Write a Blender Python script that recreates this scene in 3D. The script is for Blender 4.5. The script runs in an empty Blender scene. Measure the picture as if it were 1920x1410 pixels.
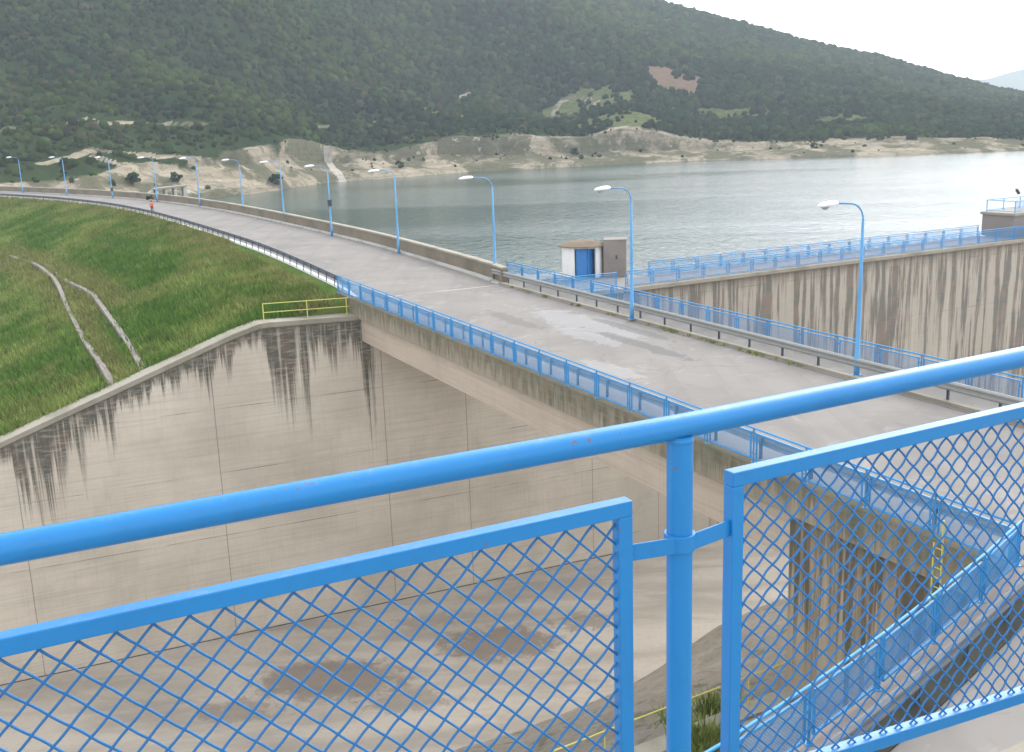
import bpy, math, random
import numpy as np
from mathutils import Vector, Matrix
R = math.radians
random.seed(7); rng = np.random.default_rng(11)
SC = bpy.context.scene
COL = SC.collection

# ------------------------------------------------------------------ camera, sky, sun, exposure
CAM_H = 11.0
def setup_view():
    cd = bpy.data.cameras.new('camera'); cam = bpy.data.objects.new('camera', cd); COL.objects.link(cam)
    p, r = R(13.42), R(-1.93)
    F = Vector((0, math.cos(p), -math.sin(p))); Rt = Vector((1, 0, 0)); U = Vector((0, math.sin(p), math.cos(p)))
    R2 = Rt*math.cos(r)+U*math.sin(r); U2 = -Rt*math.sin(r)+U*math.cos(r)
    M = Matrix((( R2.x, U2.x, -F.x, 0), (R2.y, U2.y, -F.y, 0), (R2.z, U2.z, -F.z, CAM_H), (0, 0, 0, 1)))
    cam.matrix_world = M
    cd.sensor_fit = 'HORIZONTAL'; cd.sensor_width = 36.0; cd.lens = 36.0*2000/1920
    cd.clip_start = 0.05; cd.clip_end = 20000
    SC.camera = cam
SUN_AZ, SUN_EL = 38.0, 38.0
SKY_STRENGTH, SKY_SAT, SUN_STRENGTH, EXPOSURE = 0.15, 0.22, 0.6, 1.20
def setup_light():
    w = bpy.data.worlds.new('World'); SC.world = w; w.use_nodes = True
    nt = w.node_tree; bg = nt.nodes['Background']
    sky = nt.nodes.new('ShaderNodeTexSky'); sky.sky_type = 'NISHITA'; sky.sun_disc = False
    sky.sun_elevation = R(SUN_EL); sky.sun_rotation = R(SUN_AZ); sky.air_density = 1.0; sky.dust_density = 4.0; sky.ozone_density = 1.0
    hs = nt.nodes.new('ShaderNodeHueSaturation'); hs.inputs['Saturation'].default_value = SKY_SAT
    nt.links.new(sky.outputs[0], hs.inputs['Color'])
    # thin even overcast over the clear sky, with faint cloud structure
    cn = nt.nodes.new('ShaderNodeTexNoise'); cn.inputs['Scale'].default_value = 2.2; cn.inputs['Detail'].default_value = 4
    tc = nt.nodes.new('ShaderNodeTexCoord'); mp = nt.nodes.new('ShaderNodeMapping'); mp.inputs['Scale'].default_value = (1, 1, 3); nt.links.new(tc.outputs['Generated'], mp.inputs[0]); nt.links.new(mp.outputs[0], cn.inputs['Vector'])
    cl = nt.nodes.new('ShaderNodeMix'); cl.data_type = 'RGBA'; nt.links.new(cn.outputs[0], cl.inputs[0]); cl.inputs[6].default_value = (5.2, 5.5, 5.9, 1); cl.inputs[7].default_value = (7.6, 7.8, 8.0, 1)
    # brighter cloud round the hidden sun
    dt = nt.nodes.new('ShaderNodeVectorMath'); dt.operation = 'DOT_PRODUCT'; nt.links.new(tc.outputs['Generated'], dt.inputs[0])
    ga, ge = R(SUN_AZ), R(24); dt.inputs[1].default_value = (math.sin(ga)*math.cos(ge), math.cos(ga)*math.cos(ge), math.sin(ge))
    pw_ = nt.nodes.new('ShaderNodeMath'); pw_.operation = 'POWER'; pw_.use_clamp = False; mxx = nt.nodes.new('ShaderNodeMath'); mxx.operation = 'MAXIMUM'; nt.links.new(dt.outputs['Value'], mxx.inputs[0]); mxx.inputs[1].default_value = 0
    nt.links.new(mxx.outputs[0], pw_.inputs[0]); pw_.inputs[1].default_value = 7
    gl = nt.nodes.new('ShaderNodeVectorMath'); gl.operation = 'SCALE'; gl.inputs[0].default_value = (17, 17, 17.4); nt.links.new(pw_.outputs[0], gl.inputs['Scale'])
    ad = nt.nodes.new('ShaderNodeVectorMath'); ad.operation = 'ADD'; nt.links.new(cl.outputs[2], ad.inputs[0]); nt.links.new(gl.outputs[0], ad.inputs[1])
    mx = nt.nodes.new('ShaderNodeMix'); mx.data_type = 'RGBA'; mx.inputs[0].default_value = .6; nt.links.new(hs.outputs[0], mx.inputs[6]); nt.links.new(ad.outputs[0], mx.inputs[7]); nt.links.new(mx.outputs[2], bg.inputs['Color'])
    bg.inputs['Strength'].default_value = SKY_STRENGTH
    ld = bpy.data.lights.new('sun', 'SUN'); lo = bpy.data.objects.new('sun', ld); COL.objects.link(lo)
    ld.energy = SUN_STRENGTH; ld.angle = R(35); ld.color = (1.0, 0.965, 0.91)
    d = Vector((math.sin(R(SUN_AZ))*math.cos(R(SUN_EL)), math.cos(R(SUN_AZ))*math.cos(R(SUN_EL)), math.sin(R(SUN_EL))))
    lo.rotation_euler = d.to_track_quat('Z', 'Y').to_euler()
    vs = SC.view_settings; vs.view_transform = 'Standard'; vs.look = 'None'; vs.exposure = EXPOSURE; vs.gamma = 1.0; vs.use_curve_mapping = False
    SC.cycles.volume_bounces = 1; SC.cycles.max_bounces = 6; SC.cycles.transparent_max_bounces = 8
setup_view(); setup_light()

# ------------------------------------------------------------------ helpers: objects
def tag(o, label=None, cat=None, group=None, kind=None):
    if label: o['label'] = label
    if cat: o['category'] = cat
    if group: o['group'] = group
    if kind: o['kind'] = kind
    return o
def empty(name, loc=(0, 0, 0), rz=0.0, **k):
    o = bpy.data.objects.new(name, None); o.empty_display_size = 0.3; COL.objects.link(o)
    o.location = loc; o.rotation_euler = (0, 0, rz); return tag(o, **k)
class MB:
    """collects vertices, faces and optional uvs (metres) for ONE mesh"""
    def __init__(s): s.v = []; s.f = []; s.uv = []; s.n = 0; s.attr = {}
    def add(s, V, Fc, UV=None):
        V = np.asarray(V, float).reshape(-1, 3); b = s.n
        s.v.append(V); s.n += len(V)
        for i, f in enumerate(Fc):
            s.f.append([b+k for k in f])
        s.uv.append(np.zeros((len(V), 2)) if UV is None else np.asarray(UV, float))
        return b
    def box(s, o, ax, ay, az):
        """box from corner o spanned by the three edge vectors"""
        o, ax, ay, az = [np.asarray(q, float) for q in (o, ax, ay, az)]
        if np.dot(np.cross(ax, ay), az) < 0: o = o+ax; ax = -ax
        V = [o, o+ax, o+ax+ay, o+ay, o+az, o+ax+az, o+ax+ay+az, o+ay+az]
        lx, ly, lz = [np.linalg.norm(q) for q in (ax, ay, az)]
        UV = [(0, lz), (lx, lz), (lx+ly, lz), (ly, lz), (0, 0), (lx, 0), (lx+ly, 0), (ly, 0)]
        s.add(V, [(0, 3, 2, 1), (4, 5, 6, 7), (0, 1, 5, 4), (1, 2, 6, 5), (2, 3, 7, 6), (3, 0, 4, 7)], UV)
    def cbox(s, c, sx, sy, sz, bev=0.0):
        s.box((c[0]-sx/2, c[1]-sy/2, c[2]-sz/2), (sx, 0, 0), (0, sy, 0), (0, 0, sz))
    def bar(s, a, b, w, h, up=(0, 0, 1)):
        """rectangular bar from a to b, centred, w across and h along up"""
        a = np.asarray(a, float); b = np.asarray(b, float); d = b-a; L = np.linalg.norm(d); d = d/L
        up = np.asarray(up, float); sd = np.cross(d, up); sd /= np.linalg.norm(sd); u = np.cross(sd, d)
        s.box(a-sd*w/2-u*h/2, d*L, sd*w, u*h)
    def tube(s, pts, r, n=8, cap=True, closed=False):
        P = np.asarray(pts, float); m = len(P)
        rr = np.full(m, r, float) if np.isscalar(r) else np.asarray(r, float)
        T = np.zeros_like(P); T[1:-1] = P[2:]-P[:-2]; T[0] = P[1]-P[0]; T[-1] = P[-1]-P[-2]
        T /= np.maximum(np.linalg.norm(T, axis=1), 1e-9)[:, None]
        up = np.array([0, 0, 1.0]) if abs(T[0][2]) < .9 else np.array([1.0, 0, 0])
        A = np.cross(T[0], up); A /= np.linalg.norm(A); V = []
        for i in range(m):
            A = A-T[i]*np.dot(A, T[i]); A /= np.linalg.norm(A); B = np.cross(T[i], A)
            for k in range(n):
                a = 2*math.pi*k/n; V.append(P[i]+rr[i]*(A*math.cos(a)+B*math.sin(a)))
        Fc = []
        for i in range(m-1):
            for k in range(n):
                k2 = (k+1) % n; Fc.append((i*n+k, i*n+k2, (i+1)*n+k2, (i+1)*n+k))
        if cap: Fc.append(tuple(range(n-1, -1, -1))); Fc.append(tuple((m-1)*n+k for k in range(n)))
        s.add(V, Fc)
    def grid(s, P, uv=None):
        """P: (a,b,3) grid"""
        P = np.asarray(P, float); a, b = P.shape[:2]
        Fc = [(i*b+j, i*b+j+1, (i+1)*b+j+1, (i+1)*b+j) for i in range(a-1) for j in range(b-1)]
        s.add(P.reshape(-1, 3), Fc, None if uv is None else np.asarray(uv).reshape(-1, 2))
    def build(s, name, m, parent=None, smooth=False, kind=None, origin=None, **k):
        me = bpy.data.meshes.new(name); V = np.concatenate(s.v)
        if origin is not None: V = V-np.asarray(origin, float)
        me.from_pydata(V.tolist(), [], s.f)
        UV = np.concatenate(s.uv); ul = me.uv_layers.new(name='UVMap')
        li = np.empty(len(me.loops), dtype=np.int32); me.loops.foreach_get('vertex_index', li)
        ul.data.foreach_set('uv', UV[li].astype(np.float32).ravel())
        if smooth: me.polygons.foreach_set('use_smooth', [True]*len(me.polygons))
        me.materials.append(m); me.update()
        o = bpy.data.objects.new(name, me); COL.objects.link(o)
        if origin is not None: o.location = origin
        if parent is not None: o.parent = parent
        if kind: k['kind'] = kind
        return tag(o, **k)
def auto_smooth(o, ang=40):
    me = o.data; me.polygons.foreach_set('use_smooth', [True]*len(me.polygons))
    me.set_sharp_from_angle(angle=R(ang)); return o
def bevel(o, w, seg=2):
    b = o.modifiers.new('bevel', 'BEVEL'); b.width = w; b.segments = seg; b.limit_method = 'ANGLE'; return o
def copy_tree(o, parent=None):
    c = o.copy(); COL.objects.link(c)
    if parent is not None: c.parent = parent
    for ch in list(o.children): copy_tree(ch, c)
    return c
def fast_mesh(name, V, Fa, m, nper=3, col=None, smooth=False):
    """numpy mesh of equal-sized polygons; col = per-vertex rgba"""
    me = bpy.data.meshes.new(name); nv, nf = len(V), len(Fa)
    me.vertices.add(nv); me.vertices.foreach_set('co', V.astype(np.float32).ravel())
    me.loops.add(nf*nper); me.loops.foreach_set('vertex_index', Fa.astype(np.int32).ravel())
    me.polygons.add(nf); me.polygons.foreach_set('loop_start', np.arange(0, nf*nper, nper, dtype=np.int32))
    try: me.polygons.foreach_set('loop_total', np.full(nf, nper, dtype=np.int32))
    except Exception: pass
    if smooth: me.polygons.foreach_set('use_smooth', np.ones(nf, dtype=bool))
    if col is not None:
        at = me.color_attributes.new('tint', 'FLOAT_COLOR', 'POINT'); at.data.foreach_set('color', col.astype(np.float32).ravel())
    me.materials.append(m); me.update(calc_edges=True); me.validate()
    o = bpy.data.objects.new(name, me); COL.objects.link(o); return o

# ------------------------------------------------------------------ helpers: materials
class NT:
    def __init__(s, name, rough=0.8, spec=0.3):
        s.m = bpy.data.materials.new(name); s.m.use_nodes = True; s.t = s.m.node_tree; s.b = s.t.nodes['Principled BSDF']
        s.b.inputs['Roughness'].default_value = rough; s.b.inputs['Specular IOR Level'].default_value = spec
    def n(s, t, **k):
        x = s.t.nodes.new(t)
        for a, v in k.items(): setattr(x, a, v)
        return x
    def l(s, a, b): s.t.links.new(a, b)
    def set(s, i, v):
        if hasattr(v, 'is_output') or hasattr(v, 'links'): s.l(v, i)
        else: i.default_value = v
    def math(s, op, a, b=None, c=None, clamp=False):
        x = s.n('ShaderNodeMath', operation=op, use_clamp=clamp); s.set(x.inputs[0], a)
        if b is not None: s.set(x.inputs[1], b)
        if c is not None: s.set(x.inputs[2], c)
        return x.outputs[0]
    def step(s, v, lo, hi):
        x = s.n('ShaderNodeMapRange', interpolation_type='SMOOTHSTEP'); s.set(x.inputs[0], v)
        x.inputs[1].default_value = lo; x.inputs[2].default_value = hi; return x.outputs[0]
    def mix(s, f, a, b, blend='MIX'):
        x = s.n('ShaderNodeMix', data_type='RGBA', blend_type=blend); s.set(x.inputs[0], f)
        for i, v in ((6, a), (7, b)):
            if isinstance(v, tuple) and len(v) == 3: v = v+(1,)
            s.set(x.inputs[i], v)
        return x.outputs[2]
    def obj(s): return s.n('ShaderNodeTexCoord').outputs['Object']
    def pos(s): return s.n('ShaderNodeNewGeometry').outputs['Position']
    def uv(s):
        x = s.n('ShaderNodeUVMap', uv_map='UVMap').outputs[0]; sp = s.n('ShaderNodeSeparateXYZ'); s.l(x, sp.inputs[0]); return sp.outputs[0], sp.outputs[1]
    def comb(s, x, y, z=0.0):
        c = s.n('ShaderNodeCombineXYZ'); s.set(c.inputs[0], x); s.set(c.inputs[1], y); s.set(c.inputs[2], z); return c.outputs[0]
    def mapv(s, v, scale):
        x = s.n('ShaderNodeMapping'); s.l(v, x.inputs[0]); x.inputs['Scale'].default_value = scale; return x.outputs[0]
    def noise(s, v, scale, detail=4, rough=.55, dist=0.0):
        x = s.n('ShaderNodeTexNoise'); s.l(v, x.inputs['Vector']); x.inputs['Scale'].default_value = scale
        x.inputs['Detail'].default_value = detail; x.inputs['Roughness'].default_value = rough; x.inputs['Distortion'].default_value = dist
        return x.outputs[0]
    def ramp(s, v, stops, interp='LINEAR'):
        x = s.n('ShaderNodeValToRGB'); s.set(x.inputs[0], v); cr = x.color_ramp; cr.interpolation = interp
        while len(cr.elements) < len(stops): cr.elements.new(0.5)
        for e, (p, c) in zip(cr.elements, sorted(stops, key=lambda q: q[0])):
            e.position = p; e.color = (c, c, c, 1) if np.isscalar(c) else tuple(c)+(1,)
        return x.outputs[0]
    def bump(s, h, strength=.3, dist=.02):
        x = s.n('ShaderNodeBump'); s.l(h, x.inputs['Height']); x.inputs['Strength'].default_value = strength; x.inputs['Distance'].default_value = dist
        s.l(x.outputs[0], s.b.inputs['Normal'])
    def color(s, c):
        if isinstance(c, tuple): s.b.inputs['Base Color'].default_value = c+(1,)
        else: s.l(c, s.b.inputs['Base Color'])
        return s

def mat_concrete(name, base=(.42, .385, .33), dark=(.24, .22, .185), sc=1.0, grain=.10, bump=.25):
    t = NT(name, .88, .2); p = t.pos()
    a = t.noise(p, .35*sc, 5, .6); b = t.noise(p, 6*sc, 5, .7); c = t.noise(p, 40*sc, 3, .6)
    col = t.mix(t.step(a, .42, .75), base, dark)
    col = t.mix(t.math('MULTIPLY', t.step(b, .45, .8), .45), col, dark)
    col = t.mix(t.math('MULTIPLY', c, grain*3), col, tuple(x*.55 for x in base), 'MIX')
    t.color(col); t.bump(t.math('ADD', b, t.math('MULTIPLY', c, .5)), bump, .03); return t.m

def mat_streaked(name, table, umin, umax, lmax, base=(.65, .58, .485), stain=(.075, .077, .063), fine=2.2, joints=(), band=0.0, thr=(.40, .58), boards=1.0, soft=.45, hjoints=0.0, brkw=.4, tone=(.52, .455, .375), strength=.95):
    """board-marked concrete; uv = (metres along the wall, metres below its top). table: (u, stain length 0..1)"""
    t = NT(name, .88, .18); u, v = t.uv(); _sp = t.n('ShaderNodeSeparateXYZ'); t.l(t.pos(), _sp.inputs[0]); hz_ = _sp.outputs[2]
    un = t.math('DIVIDE', t.math('SUBTRACT', u, umin), umax-umin)
    wob = t.math('MULTIPLY', t.math('SUBTRACT', t.noise(t.comb(t.math('MULTIPLY', v, .8), 3.3, 0.0), 1.0, 3), .5), .0035)
    L = t.ramp(t.math('ADD', un, wob), [(max(0, min(1, (a-umin)/(umax-umin))), b) for a, b in table])
    n1 = t.step(t.noise(t.comb(t.math('MULTIPLY', u, 2.6), 7.7, 0.0), 1.0, 5, .75), .25, .75)
    Lm = t.math('MULTIPLY', t.math('MULTIPLY', L, lmax), t.math('ADD', .12, t.math('MULTIPLY', n1, 1.75)))
    m = t.math('DIVIDE', t.math('SUBTRACT', Lm, v), t.math('ADD', .10, t.math('MULTIPLY', Lm, soft)), clamp=True)
    st = t.noise(t.comb(t.math('MULTIPLY', u, fine), t.math('MULTIPLY', v, .07), 0.0), 1.0, 5, .65)
    st = t.step(st, *thr)
    brk = t.noise(t.comb(t.math('MULTIPLY', u, .9), t.math('MULTIPLY', hz_, 5.5), 1.0), 1.0, 4, .7)
    brk = t.step(brk, .30, .55)
    m = t.math('MULTIPLY', t.math('MULTIPLY', m, t.math('ADD', .25, t.math('MULTIPLY', st, .75))), t.math('ADD', 1-brkw, t.math('MULTIPLY', brk, brkw)))
    if band > 0:
        bn = t.noise(t.comb(t.math('MULTIPLY', u, 1.7), 1.2, 0.0), 1.0, 5, .75)
        bm = t.math('DIVIDE', t.math('SUBTRACT', t.math('MULTIPLY', bn, band*2), v), band, clamp=True)
        m = t.math('MAXIMUM', m, t.math('MULTIPLY', bm, .8))
    p = t.pos(); big = t.noise(p, .16, 5, .6); med = t.noise(t.comb(t.math('MULTIPLY', u, .5), t.math('MULTIPLY', v, .35), 0.0), 1.0, 5, .65)
    col = t.mix(t.step(big, .35, .7), base, tone)
    col = t.mix(t.math('MULTIPLY', t.step(med, .5, .75), .5), col, tuple(x*.72 for x in base))
    bl = t.noise(t.comb(t.math('MULTIPLY', u, .12), t.math('MULTIPLY', hz_, 5.0), 2.0), 1.0, 4, .7)
    vl = t.noise(t.comb(t.math('MULTIPLY', u, 9.0), t.math('MULTIPLY', v, .25), 5.0), 1.0, 3, .6)
    bb = t.math('ADD', t.math('MULTIPLY', t.step(bl, .42, .72), .34*boards), t.math('MULTIPLY', t.step(vl, .5, .75), .18))
    col = t.mix(bb, col, tuple(x*.5 for x in base))
    gr = t.noise(p, 14, 4, .7); col = t.mix(t.math('MULTIPLY', t.step(gr, .45, .8), .22), col, tuple(x*.55 for x in base))
    if hjoints > 0:
        fr = t.math('FRACT', t.math('DIVIDE', t.math('ADD', hz_, 60.6), hjoints)); h = t.math('LESS_THAN', fr, .035/hjoints*1.6)
        brk2 = t.step(t.noise(t.comb(t.math('MULTIPLY', u, .3), hz_, 9.0), 1.0, 2), .4, .6)
        col = t.mix(t.math('MULTIPLY', t.math('MULTIPLY', h, brk2), .55), col, stain)
    for j in joints:
        wj = t.math('ABSOLUTE', t.math('SUBTRACT', t.math('ADD', u, t.math('MULTIPLY', wob, 12.0)), j)); col = t.mix(t.math('MULTIPLY', t.math('LESS_THAN', wj, .03), .5), col, stain)
    sv = t.mix(t.step(t.noise(p, .8, 3), .4, .65), stain, (stain[0]*1.5, stain[1]*1.2, stain[2]*1.1))
    col = t.mix(t.math('MULTIPLY', m, strength), col, sv)
    t.color(col); t.bump(t.math('ADD', t.math('ADD', bl, gr), vl), .35, .03); return t.m

def mat_paint(name, base, rough=.36, wear=.0, dark=None, chips=False):
    t = NT(name, rough, .5); p = t.pos()
    a = t.noise(p, 3.0, 4, .6); b = t.noise(p, 60, 3, .6)
    dk = dark or tuple(x*.72 for x in base)
    col = t.mix(t.math('MULTIPLY', t.step(a, .45, .8), .35), base, dk)
    if wear > 0:
        c = t.noise(p, 9, 5, .75); col = t.mix(t.math('MULTIPLY', t.step(c, .62, .7), wear), col, (.16, .10, .07))
    if chips:
        g = t.noise(t.mapv(p, (1, 1, .6)), 14, 5, .75, .4); col = t.mix(t.math('MULTIPLY', t.step(g, .52, .72), .22), col, tuple(x*.5+.02 for x in base))
        ch = t.noise(p, 38, 4, .7); big = t.noise(p, 2.3, 2, .5)
        col = t.mix(t.math('MULTIPLY', t.step(t.math('ADD', ch, t.math('MULTIPLY', big, .35)), .875, .89), .85), col, (.17, .085, .045))
        sp_ = t.n('ShaderNodeNewGeometry'); sz = t.n('ShaderNodeSeparateXYZ'); t.l(sp_.outputs['Normal'], sz.inputs[0])
        du = t.math('MULTIPLY', t.step(t.noise(p, 22, 4, .7), .5, .75), t.step(sz.outputs[2], .6, 1.0)); col = t.mix(t.math('MULTIPLY', du, .22), col, (.30, .32, .33))
    t.color(col)
    rr = t.math('ADD', rough-.06, t.math('MULTIPLY', a, .18)); t.l(rr, t.b.inputs['Roughness'])
    t.bump(t.math('ADD', a, t.math('MULTIPLY', b, .25)), .08, .004); return t.m

M = {}
BLUE = (.008, .190, .49)
M['blue'] = mat_paint('blue_gloss_paint', BLUE, .34, chips=True)
M['blue_wire'] = mat_paint('blue_wire_paint', (.010, .135, .36), .5, .1)
M['blue_far'] = mat_paint('blue_weathered_paint', (.028, .245, .53), .5, .1)
M['blue_lamp'] = mat_paint('pale_blue_lamp_paint', (.09, .30, .56), .5, .05)
M['yellow'] = mat_paint('yellow_paint', (.56, .52, .13), .6, .35)
M['galv_old'] = mat_paint('stained_galvanised_steel', (.13, .145, .165), .75, .3, (.07, .08, .10))
M['galv'] = mat_paint('weathered_galvanised_steel', (.27, .27, .25), .6, .25, (.17, .175, .17))
M['galv_dark'] = mat_paint('dull_dark_steel', (.10, .115, .14), .6, .3)
M['white'] = mat_paint('white_render', (.76, .76, .76), .7, .15)
M['lampwhite'] = mat_paint('white_lamp_housing', (.82, .82, .84), .4)
M['darkbox'] = mat_paint('dark_grey_box', (.04, .045, .06), .6)
M['glass'] = mat_paint('dull_lamp_glass', (.35, .36, .36), .15)
M['bluedoor'] = mat_paint('blue_door_paint', (.03, .19, .50), .45)
M['conc'] = mat_concrete('plain_concrete')
M['cope'] = mat_concrete('coping_concrete', (.345, .315, .255), (.20, .19, .14), 1.0)
M['pale'] = mat_concrete('pale_kerb_concrete', (.55, .53, .49), (.35, .33, .29))
M['rust'] = mat_concrete('brown_roof_concrete', (.20, .155, .105), (.13, .10, .07), 1.5)
M['parapet'] = mat_concrete('parapet_concrete', (.235, .20, .15), (.15, .13, .095), .8)
M['boxconc'] = mat_concrete('brown_grey_concrete', (.27, .235, .215), (.19, .17, .16))
WATER_Z=-8.0
_US=[-.70,-.47,-.37,-.32,-.272,-.222,-.157,-.046,.03,.17,.32,.475,.6,.8]
_SH=[ 215, 245, 272, 300, 316, 345, 388, 427, 442, 463, 447, 452, 520,640]
_BK=[  9,  9,  9.5,  10.5,  10.5,  10.5,  10, 8.2, 7.8, 6.6, 6.8, 6.5, 7, 7]
_RU=[-.75,-.47,-.22,0,.155,.216,.265,.298,.336,.4135,.45,.47,.52,.65,.8]
_RZ=[380,330,248,162,104,87,72,64,56,32,22,18,16,20,26]
_SPURS=[
 [(-300,520,74),(-214.9,480,47.5),(-152.4,430,35),(-119.3,405,24),(-102.1,388,14),(-86,372,2)],
 [(-330,760,112),(-244.3,700,83),(-149.9,640,51),(-89.9,580,29.5),(-46.1,520,15.5),(-25.5,455,3)],
 [(-190,980,130),(-97.7,860,78),(-21.5,620,25.5),(3.5,470,3)],
 [(95,760,52),(75,640,30),(60,550,16),(48,470,3)],
]
def _sm(x): return x*x*(3-2*x)
def _hash(ix,iy,seed):
    h=(ix.astype(np.int64)*374761393+iy.astype(np.int64)*668265263+seed*1442695041)&0x7fffffff
    h=((h^(h>>13))*1274126177)&0x7fffffff
    h=(h^(h>>16))&0xffff
    return h/65535.0
def vnoise(x,y,seed=0):
    ix=np.floor(x);iy=np.floor(y);fx=_sm(x-ix);fy=_sm(y-iy)
    a=_hash(ix,iy,seed);b=_hash(ix+1,iy,seed);c=_hash(ix,iy+1,seed);d=_hash(ix+1,iy+1,seed)
    return (a*(1-fx)+b*fx)*(1-fy)+(c*(1-fx)+d*fx)*fy
def fbm(x,y,sc,oct=4,seed=0):
    r=0;a=.5;s=0
    for o in range(oct):
        r=r+a*vnoise(x/sc+17*o,y/sc-9*o,seed+o);s+=a;a*=.5;sc=sc/2.03
    return r/s
def shore_y(u):
    return np.interp(u,_US,_SH)+14*(fbm(u*400,u*0+3,22,3,5)-.5)+7*(fbm(u*400,u*0+9,6,3,8)-.5)
def terrain_z(X,Y):
    X=np.asarray(X,float);Y=np.asarray(Y,float)
    u=X/np.maximum(Y,1)
    s=shore_y(u); bk=np.interp(u,_US,_BK)+3*(fbm(X,Y,60,2,11)-.5); rz=np.interp(u,_RU,_RZ)
    R=1000+0*u
    q=Y-s
    # bank
    bw=26.
    tb=np.clip(q/bw,0,1)
    zb=WATER_Z-0.0+bk*(tb**.85)
    gull=(1-np.abs(2*fbm(X,Y,26,3,21)-1))
    zb=zb-2.4*gull*np.sin(np.pi*np.clip(q/bw/1.3-.12,0,1))*.8+ .9*(fbm(X,Y,5,2,3)-.5)*(q>0)
    t=np.clip((q-bw)/(R-s-bw),0,2)
    prof=np.where(t<1,t**1.25*(1.0+.12*np.sin(np.pi*t)),1-(t-1)*.5)
    z=zb+(rz-(WATER_Z+bk))*prof
    # folds
    env=np.clip((q-bw)/120,0,1)
    z=z+env*np.clip(1.25-t,0,1)*((fbm(X,Y,190,4,31)-.5)*60*np.clip(rz/150,.18,1.2)+(fbm(X,Y,60,3,41)-.5)*30*np.clip(rz/120,.3,1.))
    for sp in _SPURS:
        best=np.full(X.shape,-1e9)
        for (x0,y0,z0),(x1,y1,z1) in zip(sp[:-1],sp[1:]):
            dx,dy=x1-x0,y1-y0;L=dx*dx+dy*dy
            k=np.clip(((X-x0)*dx+(Y-y0)*dy)/L,0,1)
            dist=np.hypot(X-x0-k*dx,Y-y0-k*dy)
            best=np.maximum(best,z0+k*(z1-z0)-.52*np.sqrt(dist**2+144)+6)
        best=best+7*(fbm(X,Y,45,3,51)-.5)
        d=z-best; kk=10.
        zz=np.maximum(z,best)+kk*np.exp(-np.abs(d)/kk)*.35
        z=np.where((q>bw*.9),np.where(best>-60,zz,z),z)
    under=q<0
    z=np.where(under,WATER_Z+q*.25,z)
    return z
# ------------------------------------------------------------------ frames of the place
# BR(n,b,z): bridge frame, b runs along the road away from the camera, n across it to the reservoir side
BV = np.array([-math.sin(R(26.1)), math.cos(R(26.1)), 0]); BN = np.array([math.cos(R(26.1)), math.sin(R(26.1)), 0])
BRZ = R(26.1)
def BR(n, b, z=0.0): return BN*n+BV*b+np.array([0, 0, z])
# CH(s,d,z): spillway chute frame, s runs upstream along the far wall (0 where the bridge lands), d across the chute
CW = np.array([math.sin(R(66.5)), math.cos(R(66.5)), 0]); CD = np.array([-CW[1], CW[0], 0])
C0 = np.array([-9.22, 68.95, 0.0])
def CH(s, d=0.0, z=0.0): return C0+CW*s+CD*d+np.array([0, 0, z])
GW = np.array([math.sin(R(61.5)), math.cos(R(61.5)), 0]); GD = np.array([-GW[1], GW[0], 0])
G0 = np.array([8.3, 76.6, 0.0])
def GU(s, d=0.0, z=0.0): return G0+GW*s+GD*d+np.array([0, 0, z])
FLOOR_Z = -21.4
UPZ = np.array([0, 0, 1.0])

def catmull(P, step):
    P = np.asarray(P, float); Q = np.vstack([2*P[0]-P[1], P, 2*P[-1]-P[-2]]); out = []
    for i in range(1, len(Q)-2):
        n = max(2, int(np.linalg.norm(Q[i+1]-Q[i])/step))
        for k in range(n):
            t = k/n; a, b, c, d = Q[i-1], Q[i], Q[i+1], Q[i+2]
            out.append(.5*((2*b)+(-a+c)*t+(2*a-5*b+4*c-d)*t*t+(-a+3*b-3*c+d)*t**3))
    out.append(Q[-2]); return np.array(out)
def resample(P, step=None, n=None):
    P = np.asarray(P, float); L = np.r_[0, np.cumsum(np.linalg.norm(np.diff(P, axis=0), axis=1))]
    n = n or max(2, int(round(L[-1]/step))+1); q = np.linspace(0, L[-1], n)
    return np.stack([np.interp(q, L, P[:, k]) for k in range(P.shape[1])], 1)
def normals2(P):
    T = np.gradient(P[:, :2], axis=0); T /= np.linalg.norm(T, axis=1)[:, None]
    return np.stack([T[:, 1], -T[:, 0]], 1)           # to the right of the direction of travel

# crest road of the embankment, downstream (left) edge, then its right edge 9.9 m away
E0 = [BR(21.4, 60)[:2], BR(21.4, 67)[:2], (-12.4, 75.4), (-22, 97.0), (-32.2, 117.0), (-42, 135.3), (-51.4, 151.6), (-63.5, 170), (-79, 189), (-95.7, 206), (-118, 226), (-150, 250)]
EL = catmull(E0, 2.0); EN = normals2(EL)
k0 = int(np.argmin(np.abs(EL@BV[:2]-67.0))); EL, EN = EL[k0:], EN[k0:]
def crest(off): return EL+EN*off
ROAD_W = 9.9

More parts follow.
